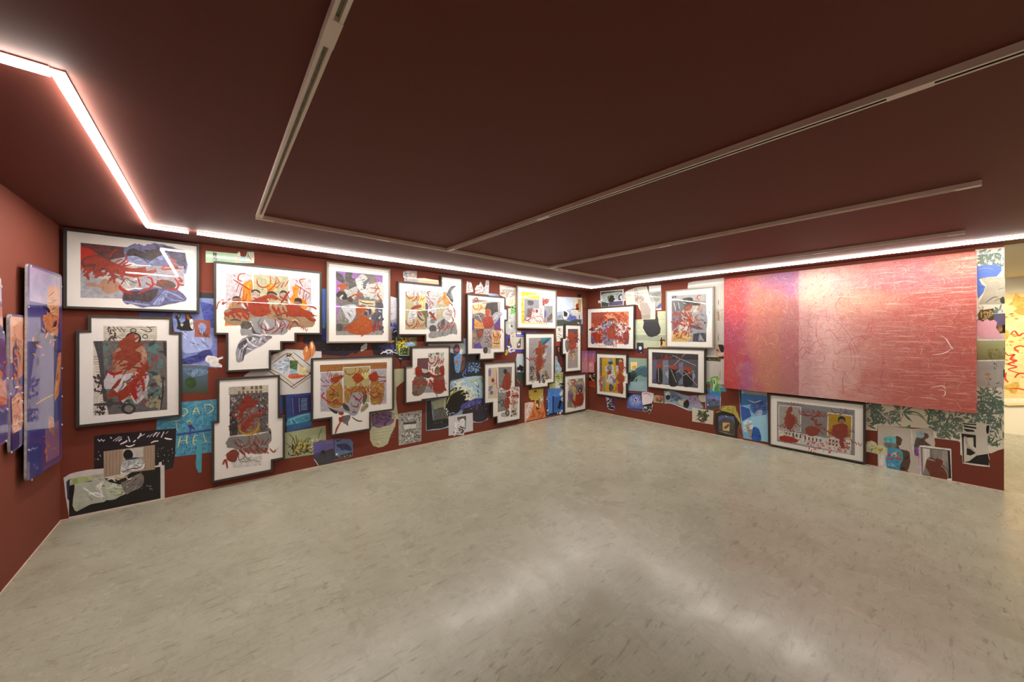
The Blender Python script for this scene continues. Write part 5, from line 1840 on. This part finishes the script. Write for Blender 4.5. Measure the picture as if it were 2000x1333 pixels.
# ------------------------------------------------------------------ pasted photographs and papers, right wall
P('pasted_photograph','purple to orange sunset photograph with light trails, part on the right wall','right',c15,
'152,124 262,130 262,300 240,300 238,455 152,452','c87040/8c5c94/g','''
s fff0c8 9 230,172 226,200
s f8c880 6 226,190 215,280
p b48cb8/dc9060/h6 154,295 236,298 236,450 154,448
o f8e8f0 175,340 188,325 192,345 182,352
s e8a060 8 200,260 196,292''')
P('pasted_photograph','black photograph with fire glow below the sunset at the right wall','right',c15,
'152,462 262,462 262,690 152,680','1c0c08/2c120a','''
k d8c8a8 155,480 240,590 14 10 1 2
p 8c3018/a8401c/h14 154,580 260,590 260,685 154,665
s e07828 7 156,665 200,668 258,678''')
P('pasted_photograph','white-bordered photograph of a dark round bush, first on the right wall','right',c14,
'330,310 692,274 692,345 718,345 715,450 692,452 690,520 346,548 344,490 302,488 300,452 335,448','eceaea','''
p 343c38 345,325 670,295 672,335 350,370
o a8c0c4/c0ccc4 360,350 660,320 660,440 560,480 400,500 370,450
p 54486c/484060 460,480 680,445 678,518 465,535
p 303c34 350,470 460,490 460,538 350,545
k 98a888 600,310 660,340 8 9 4
b 1c1c14 500,425 50,60 3 .25
s 9ca45c 14 460,420 490,370 540,370
s 2c3430 10 312,472 370,470
p b0b0c0 570,365 715,340 712,440 575,445
o 2c2c30 610,440 610,380 640,350 665,360 650,440
o dce0e8 632,420 640,375 660,380 655,425
s f4f2f4 7 560,455 720,450''')
P('torn_photograph','grey plank wall photograph, pale, between the upright frame and the large painting','right',PX,
'1343,564 1344,553 1355,550 1414,543 1414,752 1377,749 1377,680 1392,670 1392,560','bcbab4/cac8c2/v9','''
h a09c94 .5 1346,556 1346,563 5,-.8 3
h 98948c .5 1394,560 1394,745 3.4,-.3 6
p ccc4b8 1395,604 1413,603 1413,628 1395,629
h 7c746c .4 1396,606 1412,605.5 0,3 8
h 7c746c .4 1397,605 1397,628 3,-.1 6
o 9c7c6c 1401,610 1404,609 1405,625 1402,625
o 94705c 1402,590 1404,585 1404,598
o 9c7c6c 1402,660 1404,650 1404,668
p b4a8a0 1404,728 1408,722 1407,742 1403,742''')
P('torn_photograph','torn photograph of an old grey stone facade beside the upright frame','right',c14,
'705,325 745,300 880,250 955,238 1045,235 1062,300 1122,468 1176,472 1176,738 970,738 965,640 920,560 910,520 855,510 730,520 720,400','c8c8b8/d4d4c8/v12','''
o a89c94/b8aca0/v20 850,290 890,270 920,340 980,370 1010,470 900,500 860,440
p 9c9088/b0a49c/v30 930,485 1050,480 1110,600 1100,660 960,660
p 8c8078/a49890/v30 970,665 1100,660 1100,735 972,735
s 4c4c48 4 1050,240 1080,350 1118,465
s 6c6c64 4 880,260 920,340
k 7c7068 870,400 1000,440 12 9 2
h 8c847c 3 935,500 960,655 22,0 6''')
P('pasted_photograph','white-bordered glossy photograph of a dim smooth shape high on the right wall','right',c16,
'55,225 245,210 248,592 165,598 160,470 110,480 60,340','8c948c/a8b0a8/h6','''
p eceef0/d8dcde/h14 60,232 240,214 241,300 62,320
o 6c746c/8c948c/n5 90,350 240,330 240,420 165,470
o 5c5890 165,565 238,490 240,560 170,575
p f0f0f0 166,576 246,572 247,590 166,596''')
P('pasted_photograph','large pale green room photograph between the face frame and the upright frame','right',PX,
'1239,625 1284,622 1284,608 1301,608 1302,678 1239,682','b4bc9c/c4ccac/n5','''
p c4ccb0 1240,628 1283,624 1283,648 1240,650
l 909880 .5 1240,627 1300,624
s d8dcc8 1.4 1240,652 1270,653 1300,654
p 949c94/a8b098/n5 1240,655 1301,655 1301,668 1240,664
l 98a084 .5 1285,610 1285,680''')
P('torn_photograph','black pot-shaped torn photograph hanging on the pale green room photograph','right',c14,
'990,742 1170,738 1195,700 1180,650 1200,660 1222,740 1225,790 1258,880 1250,950 1200,990 1120,1012 1070,1000 1035,960 985,870 1000,790','24242a/2c2c34/n9','''
s 4c4c54 8 1000,765 1100,760 1200,755
k c8c060 1020,990 1060,1000 2 6 2''')
P('pasted_photograph','tiny navy photograph with a white blob under the pot shape','right',c14,
'893,1096 995,1098 998,1260 893,1250','101830/182444/n14','''
b e8e8e0 945,1180 22,28 3 .2
o f0f0f0 945,1250 958,1242 968,1256
k 384c74 900,1110 985,1150 6 7 1''')
P('pasted_photograph','tiny photograph of a dark bottle on a yellow ground beside the upright frame','right',c16,
'226,1012 260,1005 265,1050 308,1045 308,1165 228,1160','e0c050/ecd078','''
p 2c1814 228,1050 305,1046 305,1070 228,1075
o 1c1410 235,1075 240,1020 258,1015 262,1070 268,1110 240,1150
o 7c3c1c 270,1060 300,1060 300,1085
p c88c68 230,1140 305,1148 305,1162 230,1158''')
P('pasted_photograph','teal landscape photograph with a yellow sun between two frames on the right wall','right',c15,
'765,228 1046,240 1050,752 752,730','88a8a0/7098a4/g','''
p 8ca894/98b09c/n8 768,232 1042,244 1042,340 900,400 768,440
p f4dc9c 800,295 895,292 892,420 800,410
o f4b040 820,370 850,345 875,360 880,400 830,405
o 4c748c/3c647c/n16 880,400 960,360 1044,380 1044,520 940,500 850,540 800,500
o 2c4444/3c5450/k20 768,470 850,430 900,500 860,560 790,570
k 1c2c28 790,490 900,600 20 14 1 2
k 20302c 800,580 870,680 14 9 2 3
p 84a8b4/98bcc4/n8 770,600 1044,590 1046,745 770,725
e ece4c8 878,548 14,9
k 48686c 900,430 1040,520 26 12 4 2
s a85844 8 1020,262 1040,275''')
P('torn_photograph','purple and black dripping torn photograph low on the right wall near the corner','right',c15,
'412,822 572,848 572,1052 535,1042 470,1020 428,995 425,900','4c2850/64386c/k16','''
p b0b4bc 415,828 440,832 440,900 428,895
k e8ecf0 435,850 490,990 26 10 1 2
k 14101c 430,840 540,1030 26 14 2 1.6
s e8dce8 5 505,855 508,970
s f0f0f4 7 490,980 540,975 545,1010
s f0f0f4 8 450,1000 480,1020 540,1030
p 0c0a10 440,990 535,985 530,1020 470,1010''')
P('pasted_photograph','round blue moonlit photograph with a tiny sail low on the right wall','right',c15,
'742,758 865,765 970,775 985,860 1000,1052 870,1035 745,1012','4c5c9c/6878c0/n8','''
p 181830 745,762 968,778 960,800 850,785 770,830 748,850
e 7c8cd0 870,890 96,92
e 8c9cdc 870,895 60,58
o f0ece8 865,845 878,835 900,895 850,890
o 2c1c14 866,850 885,860 890,898 862,880
o 5c4c70 940,790 985,860 990,950 960,900
p 2c3468 750,1000 990,1015 995,1045 750,1010''')
P('torn_photograph','white globe photograph above a black splash low on the right wall','right',c15,
'970,760 1060,755 1148,775 1152,820 1140,880 1120,925 1135,960 1118,1040 1080,1095 1062,1050 1010,1060 985,1040 985,960 972,900','e0d4e0/ece4e8/n7','''
s b088b8 14 985,795 1040,775 1100,800
p 14161c 985,955 1125,925 1120,1035 1080,1088 1060,1045 1010,1055 990,1035
s eceef2 14 1000,1010 1010,985 1040,990 1035,1015
s eceef2 10 1065,1050 1080,1020 1110,1030 1090,1048
k e0e4f0 995,960 1120,1040 12 6 2''')
P('pasted_photograph','small photograph of red tulips under the dark silhouettes frame','right',c17,
'258,722 300,715 390,730 388,828 255,815','b0ac94/a09c80/n12','''
o c83c24 285,760 310,750 330,780 310,805 285,795
o d04838 335,740 370,735 378,775 350,780
k 3c6c34 325,780 385,820 10 13 1 2
k 2c4c28 300,790 340,815 5 10 2''')
P('torn_photograph','long torn blue rocky photograph with a black hole under the dark silhouettes frame','right',c17,
'398,660 480,652 560,672 640,705 740,730 850,718 880,790 940,880 930,898 800,895 785,932 730,925 640,880 560,850 480,825 405,832','7c94a8/8ca4b8/k12','''
o 5c7498 470,670 560,690 570,740 500,760
o ece8d8 425,680 470,672 485,710 450,730 420,710
o 141414 425,725 470,715 485,750 455,785 425,760
o b0bcb0/bcc4ac/n12 600,770 680,790 690,870 640,860 600,830
b 0c0a0a 705,835 42,62 5 .15
o e0a088 660,790 690,770 700,785 665,815
o 9c8cb0/a898b8/k16 730,740 845,725 870,800 900,870 780,860 740,800
k 4c5c78 490,700 650,800 30 12 2 2
s ece8e0 9 405,828 500,830 640,885 730,922 780,928''')
P('torn_paper','cream paper disc torn at the edge beside the dusk photograph','right',c17,
'868,722 960,718 968,800 935,812 900,805 875,770','dcd4c0/c8c0ac','',cat='paper scrap',smoothed=True)
P('torn_photograph','dusk water photograph with white edges, right wall, beside the torn rocky one','right',c17,
'963,700 1000,690 1182,742 1172,925 1160,895 1065,922 1058,930 980,905 965,905','4c5488/6470a8/g','''
o 6c78b8/7c8cc8/n10 985,710 1160,740 1165,790 1050,770 985,760
o 3c3c58 1060,775 1100,775 1100,810 1065,815
o 5c6c8c/48506c 980,800 1160,800 1160,850 985,860
p 3c3c2c/4c4834 980,870 1165,860 1160,890 1065,918 985,900
e f0f0ec 1000,850 8,10
l ece8e0 5 968,705 970,900
l ece8e0 5 1176,745 1168,920''')
P('torn_photograph','cut-out of bright green and blue shapes with a pale vertical form by the painting','right',c17,
'985,535 1035,530 1040,480 1090,458 1140,462 1150,500 1142,560 1235,595 1250,670 1180,668 1178,742 1100,725 1000,682 985,640','3c8c3c/54a44c/n12','''
p 2c88cc/2078bc 990,620 1050,640 1080,680 1140,665 1175,700 1172,738 1100,720 1000,680
o 94c848 1045,500 1090,475 1135,480 1145,540 1110,580 1080,560
o dcdcd8/c4c4c0 1070,500 1100,490 1110,560 1090,620 1080,668 1062,640 1072,570
o 242420 1078,510 1090,505 1095,570 1082,560
p 8c8c84/a0a098/n20 1145,575 1230,600 1235,650 1150,660
p 2c8ccc 1150,625 1225,610 1245,665 1180,662
o 8c3c38 990,580 1030,560 1040,600 1000,625
s 5c9c3c 8 1125,560 1120,640
s e8e8e4 6 1040,540 1045,680''')
P('pasted_photograph','dark photograph of a bowed black-haired head by the painting edge','right',c17,
'1115,30 1150,20 1218,30 1222,222 1180,225 1118,185 1112,125','c8a48c/b89078/n12','''
o 100c0c 1140,25 1215,35 1215,130 1180,125 1160,90 1150,60
o e0bc9c 1125,35 1155,70 1150,100 1125,90
k 2c1c18 1120,95 1150,125 6 10 1 2
p d4b4a8 1118,140 1218,130 1218,185 1150,188
p 1c1412 1140,192 1218,182 1218,220 1180,222''')
P('pasted_photograph','small dark photograph of undergrowth on the plank wall photograph','right',c17,
'975,192 1090,196 1182,198 1172,260 1090,250 978,245','3c3820/544c2c/k18','''
k a09448 985,200 1170,250 20 10 1 2
k 1c1810 985,200 1170,250 20 12 2 2''')
P('pasted_photograph','photograph of a potted green plant on a pale ground low on the right wall','right',c17,
'785,890 930,908 1078,932 1070,1122 785,1078','c4bea8/d0cab8/n5','''
f 3c4c34 930,1000 110 16 1 150 400
f 5c7c44 940,990 90 12 2 180 360
k 2c3828 860,930 1005,1060 26 16 3 1.8
s 4c4030 8 925,1075 920,1010 900,960
s 4c4030 8 935,1075 960,1010 985,985
p 6c4434 890,1050 960,1050 955,1095 895,1090
s d8d4c8 5 990,1040 985,1110''')
P('torn_photograph','black torn photograph with mustard top and brown side, standing on the floor','right',c18,
'-20,420 0,398 50,392 55,345 90,328 220,330 235,380 270,440 300,560 322,620 320,752 262,745 235,735 100,708 0,690 -30,600','120f0e/1c1816/n12','''
o a89c40/b4a84c/n9 52,390 60,345 95,332 218,334 235,385 265,440 290,550 240,480 200,430 110,405
o 6c3420/8c4a30/n14 270,560 295,560 318,625 318,745 265,738 250,650
o a89c40 -15,420 10,402 50,398 20,412
s d8c8b0 10 250,738 318,742''',)
P('pasted_photograph','arched dark photograph holding a small beige square with a red shape','right',c18,
'18,460 60,445 210,462 220,500 220,700 110,680 20,655','3c3c30/4c4838/n12','''
p 4c548c/5c64a0/n9 22,462 60,448 208,465 216,560 180,500 120,480 60,490 24,530
o 504c40 40,560 60,500 110,485 160,500 190,560 190,640 40,620
p c8b488 72,535 155,540 155,645 72,632
o 8c342c 85,600 130,560 150,555 140,590 100,612
s ece8e0 9 100,452 130,468
p b4a888 25,640 100,655 210,695 120,670''')
P('pasted_photograph','tall blue photograph of a ball and water standing under the painting','right',c18,
'272,140 612,160 622,480 628,778 325,728 290,500 280,300','6cb0d8/88c4e4/n7','''
p 141418 274,142 300,145 298,360 285,300
p 8c8c7c/a0a08c/n12 330,150 608,170 608,210 330,190
p 2c68ac/3c78bc/n12 300,180 610,210 612,290 300,330
o 2c4c94/4c70b4/k16 400,350 450,290 530,270 605,300 608,430 540,440 440,420
o a8bcd8 470,410 520,380 560,400 540,445 480,450
p 2c4c9c/3458a8/n12 290,330 400,370 420,460 310,520 295,440
p 94ccec/a4d8f0/n8 420,470 600,440 618,540 620,770 430,740
o c0dcec 310,530 420,500 415,640 330,640
o 9c9c94 350,560 400,560 430,600 440,730 390,700
o f0f0f0 385,580 430,570 450,600 410,620
o 1c5cb4 440,590 500,600 535,680 535,760 430,740
s e8ecf4 8 380,260 460,290 540,265''')
# palm wallpaper around the painting
P('palm_wallpaper','pasted cream wallpaper with dark green palm leaves around the painting corner','right',PX,
'1690,780 1905,780 1905,488 1962,482.5 1961,877 1950,880 1936,886 1915,884 1900,892 1872,862 1824,856 1819,838 1760,834 1714,831 1713,842 1691,840','d8ceb8/e0d8c6/n5','\n'.join(
['f 5a7466 %g,%g %g 11 %d'%(x,y,r,i) for i,(x,y,r) in enumerate([(1696+13*j,792+(j*7)%30+j*1.2,17) for j in range(6)]+[(1706+12*j,812+(j*5)%14,13) for j in range(5)]+[(1815+12*j,806+(j*11)%34,17) for j in range(7)]+[(1822+12*j,832+(j*5)%20,14) for j in range(7)]+[(1888+11*j,806+(j*13)%44,16) for j in range(6)]+[(1912+9*j,492+(j*17)%40,15) for j in range(6)]+[(1912+11*j,612+(j*7)%16,13) for j in range(5)]+[(1912+10*j,762+(j*9)%60,16) for j in range(6)])]+
['k 5a7264 1692,785 1722,838 50 3.2 1 3.4','k 4a6256/6c8678/n9 1815,800 1880,862 130 2.6 4 3.4',
 'k 4a6256/6c8678/n9 1885,800 1935,840 60 2.6 6 3.4','k 5c7668 1906,485 1960,520 60 2.4 7 3.8',
 'k 647c70 1906,600 1960,640 50 2.4 9 3.2','k 5a7466 1908,755 1960,800 60 2.4 10 3.4','k 5a7466 1908,785 1960,808 90 2.4 11 3','k 5a7466 1915,808 1960,870 70 2.4 12 4',
 'f 46604c 1932,872 26 16 13','f 5c7668 1760,805 34 14 15',
 's 4c7c4c 2.4 1775,806 1790,806 1805,816','s 3c6448 1.6 1772,810 1795,812 1812,826','o 5c9c54 1766,836 1778,830 1776,838','s c8bfa4 1 1740,806 1800,812','s 3c6448 3 1808,800 1815,815 1812,826']))
c21=(1880,430,4.933); c22=(1880,680,4.444)
P('torn_paper','blue brushed paint patch cut-out right of the painting','right',c21,
'138,450 200,435 300,430 375,445 375,490 330,545 240,550 160,570 185,620 220,640 200,700 150,760 142,700','4a68b4/5876c4/h14','''
s 7c94d4 6 150,480 220,465 300,475
s 2c4894 6 150,640 200,650''',cat='paper scrap')
P('torn_photograph','grey crumpled fabric photograph with a notched left edge right of the painting','right',c21,
'178,562 240,552 395,548 410,560 410,808 155,812 200,720 230,632','a09a88/b4ae9c/n9','''
s 54503c 7 340,670 400,655
s 5c5840 9 220,800 290,750 340,740
s 6c6850 7 300,790 350,760 395,770
s c8c4b4 8 240,600 320,580 380,600
o 3c3c2c 360,760 395,740 405,800 370,800''')
P('pasted_photograph','dark photograph of dead leaves and a lilac panel right of the painting','right',c21,
'150,900 180,870 300,852 300,905 412,898 412,1090 300,1100 160,1000','3c3424/54482c/k20','''
k b09458 175,870 295,960 14 11 1 3
s ecebe8 7 270,905 410,898
p 5c5470/6c6480/v20 302,912 408,905 408,1020 360,1050 300,980
o b07c4c 330,1030 370,1015 385,1060 350,1080
p 1c1414 385,1010 410,1010 410,1085 385,1080''')
P('torn_paper','pink torn paper shape with scalloped top right of the painting','right',c21,
'138,975 155,963 200,980 215,960 240,955 265,972 300,962 328,980 330,1000 322,1040 350,1080 385,1130 380,1142 180,1142 140,1100','e4a4b4/e8b0bc','',cat='paper scrap')
P('pasted_photograph','olive green photograph with insects behind a white top edge right of the painting','right',c21,
'137,1150 412,1146 412,1350 137,1352','7c7c50/b0b080/g','''
p ecebe6 138,1150 411,1147 411,1160 138,1163
k 8c7c2c 240,1240 405,1340 50 5 1 2
k 5c4818 250,1240 405,1340 40 5 2 2''')
P('pasted_photograph','pale grey photograph with a small orange dot right of the painting','right',c22,
'128,112 370,104 365,170 355,340 220,346 128,330','a09c94/b4b0a8/n7','''
p eceae6 128,106 369,102 369,112 128,117
e c08850 218,230 26,13
o b4aca4 190,250 250,250 240,330 200,330
k 3c3c34 270,120 300,180 5 6 1 2
p 3c4c44 352,190 368,188 366,255 354,255
k 4c4c40 280,300 320,312 2 6 3 3''')
c19=(1680,780,6.25)
P('pasted_photograph','photograph of a turquoise-headed jug figure casting a brown shadow, standing on the floor','right',c19,
'215,315 420,335 620,362 870,358 880,430 905,470 915,545 905,605 860,590 715,570 712,690 718,938 460,882 215,832','c4bcb0/b4aca0/n5','''
o 4c3428/5c4436/n9 410,465 470,455 510,500 500,550 470,575 490,610 590,640 610,720 590,860 500,880 470,860 500,700 430,600 440,540
o 5cacb4/70bcc4 290,470 350,455 420,460 440,490 430,535 350,545 295,530
o 5c6464/7c8480 290,530 430,540 440,590 340,600 295,565
o 3c8cb0/4c9cc0/n9 335,600 440,600 515,640 520,740 490,800 470,870 335,845 310,740 330,680
k b83c44 340,650 490,740 26 13 1 1.8
k e0c8b0 370,650 450,700 6 11 2
k 4c9c74 460,640 520,720 12 11 3
o 7cacd4 340,790 380,780 430,810 400,825 345,810
p e4e0dc 218,670 300,685 310,760 325,845 230,830
o 8ca4ac/a0b4bc 680,400 730,385 780,410 785,455 740,480 690,460
o 3c3838/54504c 685,470 740,480 760,520 800,550 720,590 660,590 670,520
o 5c4436 780,410 830,430 835,470 790,500 830,540 870,570 780,560 740,490 780,460
o 784c88 660,600 700,590 710,690 665,680
s ece8e4 7 620,365 632,450 635,560 655,690 
o 6c4c40 500,880 560,870 600,895 540,895''')
P('torn_photograph','cut-out of pale yellow roses overlapping the jug photograph','right',c19,
'72,560 85,520 140,508 190,530 210,565 260,565 310,600 330,640 325,690 270,680 215,672 120,650 75,645','c8c8a4/d4d4b4/k16','''
b e0dcb8 130,560 38,30 2 .2
b d8cc70 235,615 44,32 3 .2
e d0c060 150,570 16,11
e c8b448 235,620 18,13
k 7c8c54 80,600 320,680 14 12 4 1.6''',edge='d8d8b8')
SIL=pts('860,962 845,900 798,830 800,800 815,730 830,715 870,740 915,750 900,725 935,720 985,730 1018,760 1010,790 985,815 1020,840 1050,880 1068,920 1065,945 1075,960 1050,1000')
P('pasted_photograph','white-framed grey photograph with a brown-red rounded silhouette cut into it','right',c19,
'718,572 740,565 1112,608 1120,1002 860,962 715,935','eae4e0','''
p 0c0e18 738,585 1095,628 1112,972 1085,968 750,930
p 8c8680/5c5650/s 745,590 1070,630 1088,960 752,925
p c4c0bc/e0dcd8/v20 765,600 850,610 850,720 810,740 770,900
p 5c544c/a8a49c/v7 850,612 1068,632 1080,880 1000,780 860,700
p d8a8c4 716,574 736,570 738,935 718,930
s 1c1814 10 830,712 870,722 910,745
p 6f3528 860,960 845,900 798,830 800,800 815,730 830,722 870,745 915,755 905,735 935,725 985,735 1015,760 1008,790 985,815 1020,840 1050,880 1066,920 1064,945 1072,960 1050,998
l e4d8d0 4 815,732 870,748 912,752
s e8c0a8 5 990,818 1030,850 1062,905 1068,960''')
P('torn_photograph','tall black and white photograph of limbs in black frame lines near the wall end','right',c19,
'1252,280 1420,300 1420,280 1585,312 1580,440 1555,450 1552,560 1570,660 1562,730 1584,830 1250,782 1245,690 1222,680 1222,580 1218,410 1252,405','c8c2b4/d0cabc/n5','''
p 0f0f12 1255,292 1418,306 1418,322 1255,308
p 0f0f12 1262,318 1418,345 1418,365 1268,342
p 0f0f12 1268,360 1385,378 1400,400 1300,398 1268,375
o 101018 1540,330 1575,322 1572,400 1555,428 1538,390
p 0f0f12 1235,420 1412,440 1412,470 1240,470
p 101014 1240,430 1262,435 1268,780 1255,775
o c4beb0/8c8880 1268,450 1300,470 1330,560 1400,640 1410,660 1330,640 1290,560
p 141214 1300,600 1340,610 1410,660 1350,690 1300,680
p 131113 1335,755 1420,690 1565,668 1572,812 1268,772
p 141418 1380,450 1412,455 1415,600 1385,580
s e8e4e0 9 1250,782 1400,806 1584,828
l ece8e4 8 1224,412 1228,580 1245,690
l e4e0d8 7 1562,670 1578,740''')
# ------------------------------------------------------------------ acrylic panels on the left wall
def acrylic(label,outline,art,n1,base,screws,clipname=None):
    crop=PX; uv=[lift('left',n1,x,y) for x,y in pts(outline)]
    uv=ccw(uv); k=len(uv); rounded=[]
    for i in range(k):
        a,b,c=uv[i-1],uv[i],uv[(i+1)%k]
        for t in (0,.33,.67,1):
            def to(p,q,r):
                l=math.hypot(q[0]-p[0],q[1]-p[1]); f=min(r,l*.4)/l; return (p[0]+(q[0]-p[0])*f,p[1]+(q[1]-p[1])*f)
            s_=to(b,a,.045); e_=to(b,c,.045)
            x=(1-t)**2*s_[0]+2*t*(1-t)*b[0]+t*t*e_[0]; y=(1-t)**2*s_[1]+2*t*(1-t)*b[1]+t*t*e_[1]
            rounded.append((x,y))
    u0=sum(p[0] for p in uv)/k; v0=min(p[1] for p in uv)
    O,U,N,r=WALLS['left']; root=empty('acrylic_panel',O+U*u0+Vector((0,0,v0)),r); tag(root,label,'wall panel','acrylic print panels on the left wall')
    w=[(u-u0,v-v0) for u,v in rounded]
    s=Sheet('left',u0,v0,crop); s.slab(w,n1-.012,n1,col(base,.3,1.),col('a9a8a8',.25)); s.build('panel',root)
    s=Sheet('left',u0,v0,crop); s.paint(art,n1+.0003,.0001,.3,1.,clip=pts(outline)); s.build('print',root)
    V,F=[],[]; um=[p[0] for p in w]; wd=(max(um)-min(um))*.3; box_data(min(um)+wd,max(um)-wd,-(n1-.0122),-.0004,.12,max(p[1] for p in w)-.15,V,F)
    link_mesh('mounting_frame',V,F,[col('2a2826',.6)],None,root)
    for x,y in pts(screws):
        u,v=lift('left',n1,x,y); V,F=[],[]
        for i in range(10):
            a=i*math.tau/10; V+=[(u-u0+.008*math.cos(a),-n1-.003,v-v0+.008*math.sin(a)),(u-u0+.008*math.cos(a),-n1-.0003,v-v0+.008*math.sin(a))]
        for i in range(10):
            j=(i+1)%10; F.append((2*i,2*j,2*j+1,2*i+1))
        F.append(tuple(2*i for i in range(10)))
        link_mesh('screw_head',V,F,[col('c4c2be',.25)],None,root)
acrylic('tall blue and orange acrylic panel nearest the corner on the left wall','54,514 121,538 121,898 52,942','''
p 8c84a8/b0a0c0/n9 58,520 118,542 118,600 58,588
p 2c2c74/3c3c8c/n7 58,588 118,600 118,890 58,930
o d08c68/e0a078/n16 95,560 116,565 114,620 110,665 96,650 92,600
o c87850 84,615 112,618 112,640 96,650 84,628
o e08c50 112,700 118,690 116,760 106,780
s e0b060 2.6 70,790 90,778 108,770
p 8c6c94/7c5c88/n9 88,840 116,820 116,890 90,905
o c88c78 96,812 106,820 104,850 94,835
k d07848 62,825 112,900 16 3 1 2
k 14123c 60,600 116,720 18 5 2 2
k e08c50 64,600 110,700 14 3 3 3
p 343c8c 58,820 84,815 84,925 60,932''',.045,'3c3c80/54508c/n6','56,600 120,560 121,720 121,775 121,830 56,880 62,938 60,520')
acrylic('short orange and violet acrylic panel, second from the corner on the left wall','18,613 60,618 58,858 20,889','''
p d09070/e0a888/n14 20,618 57,622 57,700 20,710
o c87c5c/b86c50/n16 26,640 44,630 52,690 44,760 30,740
o 342c78 24,690 32,670 34,740 28,760
p 4c3c80/3c3074/n9 38,740 57,720 57,852 22,880 22,800
o e0947c 22,780 40,770 44,830 26,850
k c8643c 22,640 56,850 30 3.4 1 2
k e8d4c0 22,720 54,850 18 3 2 2
p 2c2468 22,850 56,830 56,852 22,884''',.028,'4c407c/6c5c94/n6','21,618 57,622 20,700 57,700 20,770 57,800 22,884')
acrylic('partly visible acrylic panel at the left edge, violet and pink','-60,490 3,542 5,640 17,720 16,862 -60,905','''
p b8a4b8/d0c0c8/n9 -58,500 2,545 3,590 -58,560
p c88c7c/b87468/n14 -58,570 4,600 10,720 14,790 -58,800
o 3c2c74 -20,640 6,640 12,720 4,740
k c8643c -50,640 14,850 26 5 1 2
p 3c3078/4c3c84/n9 -58,810 14,800 14,858 -58,900''',.045,'54407c/7c6494/n6','2,560 6,650 14,740 14,800 12,862')
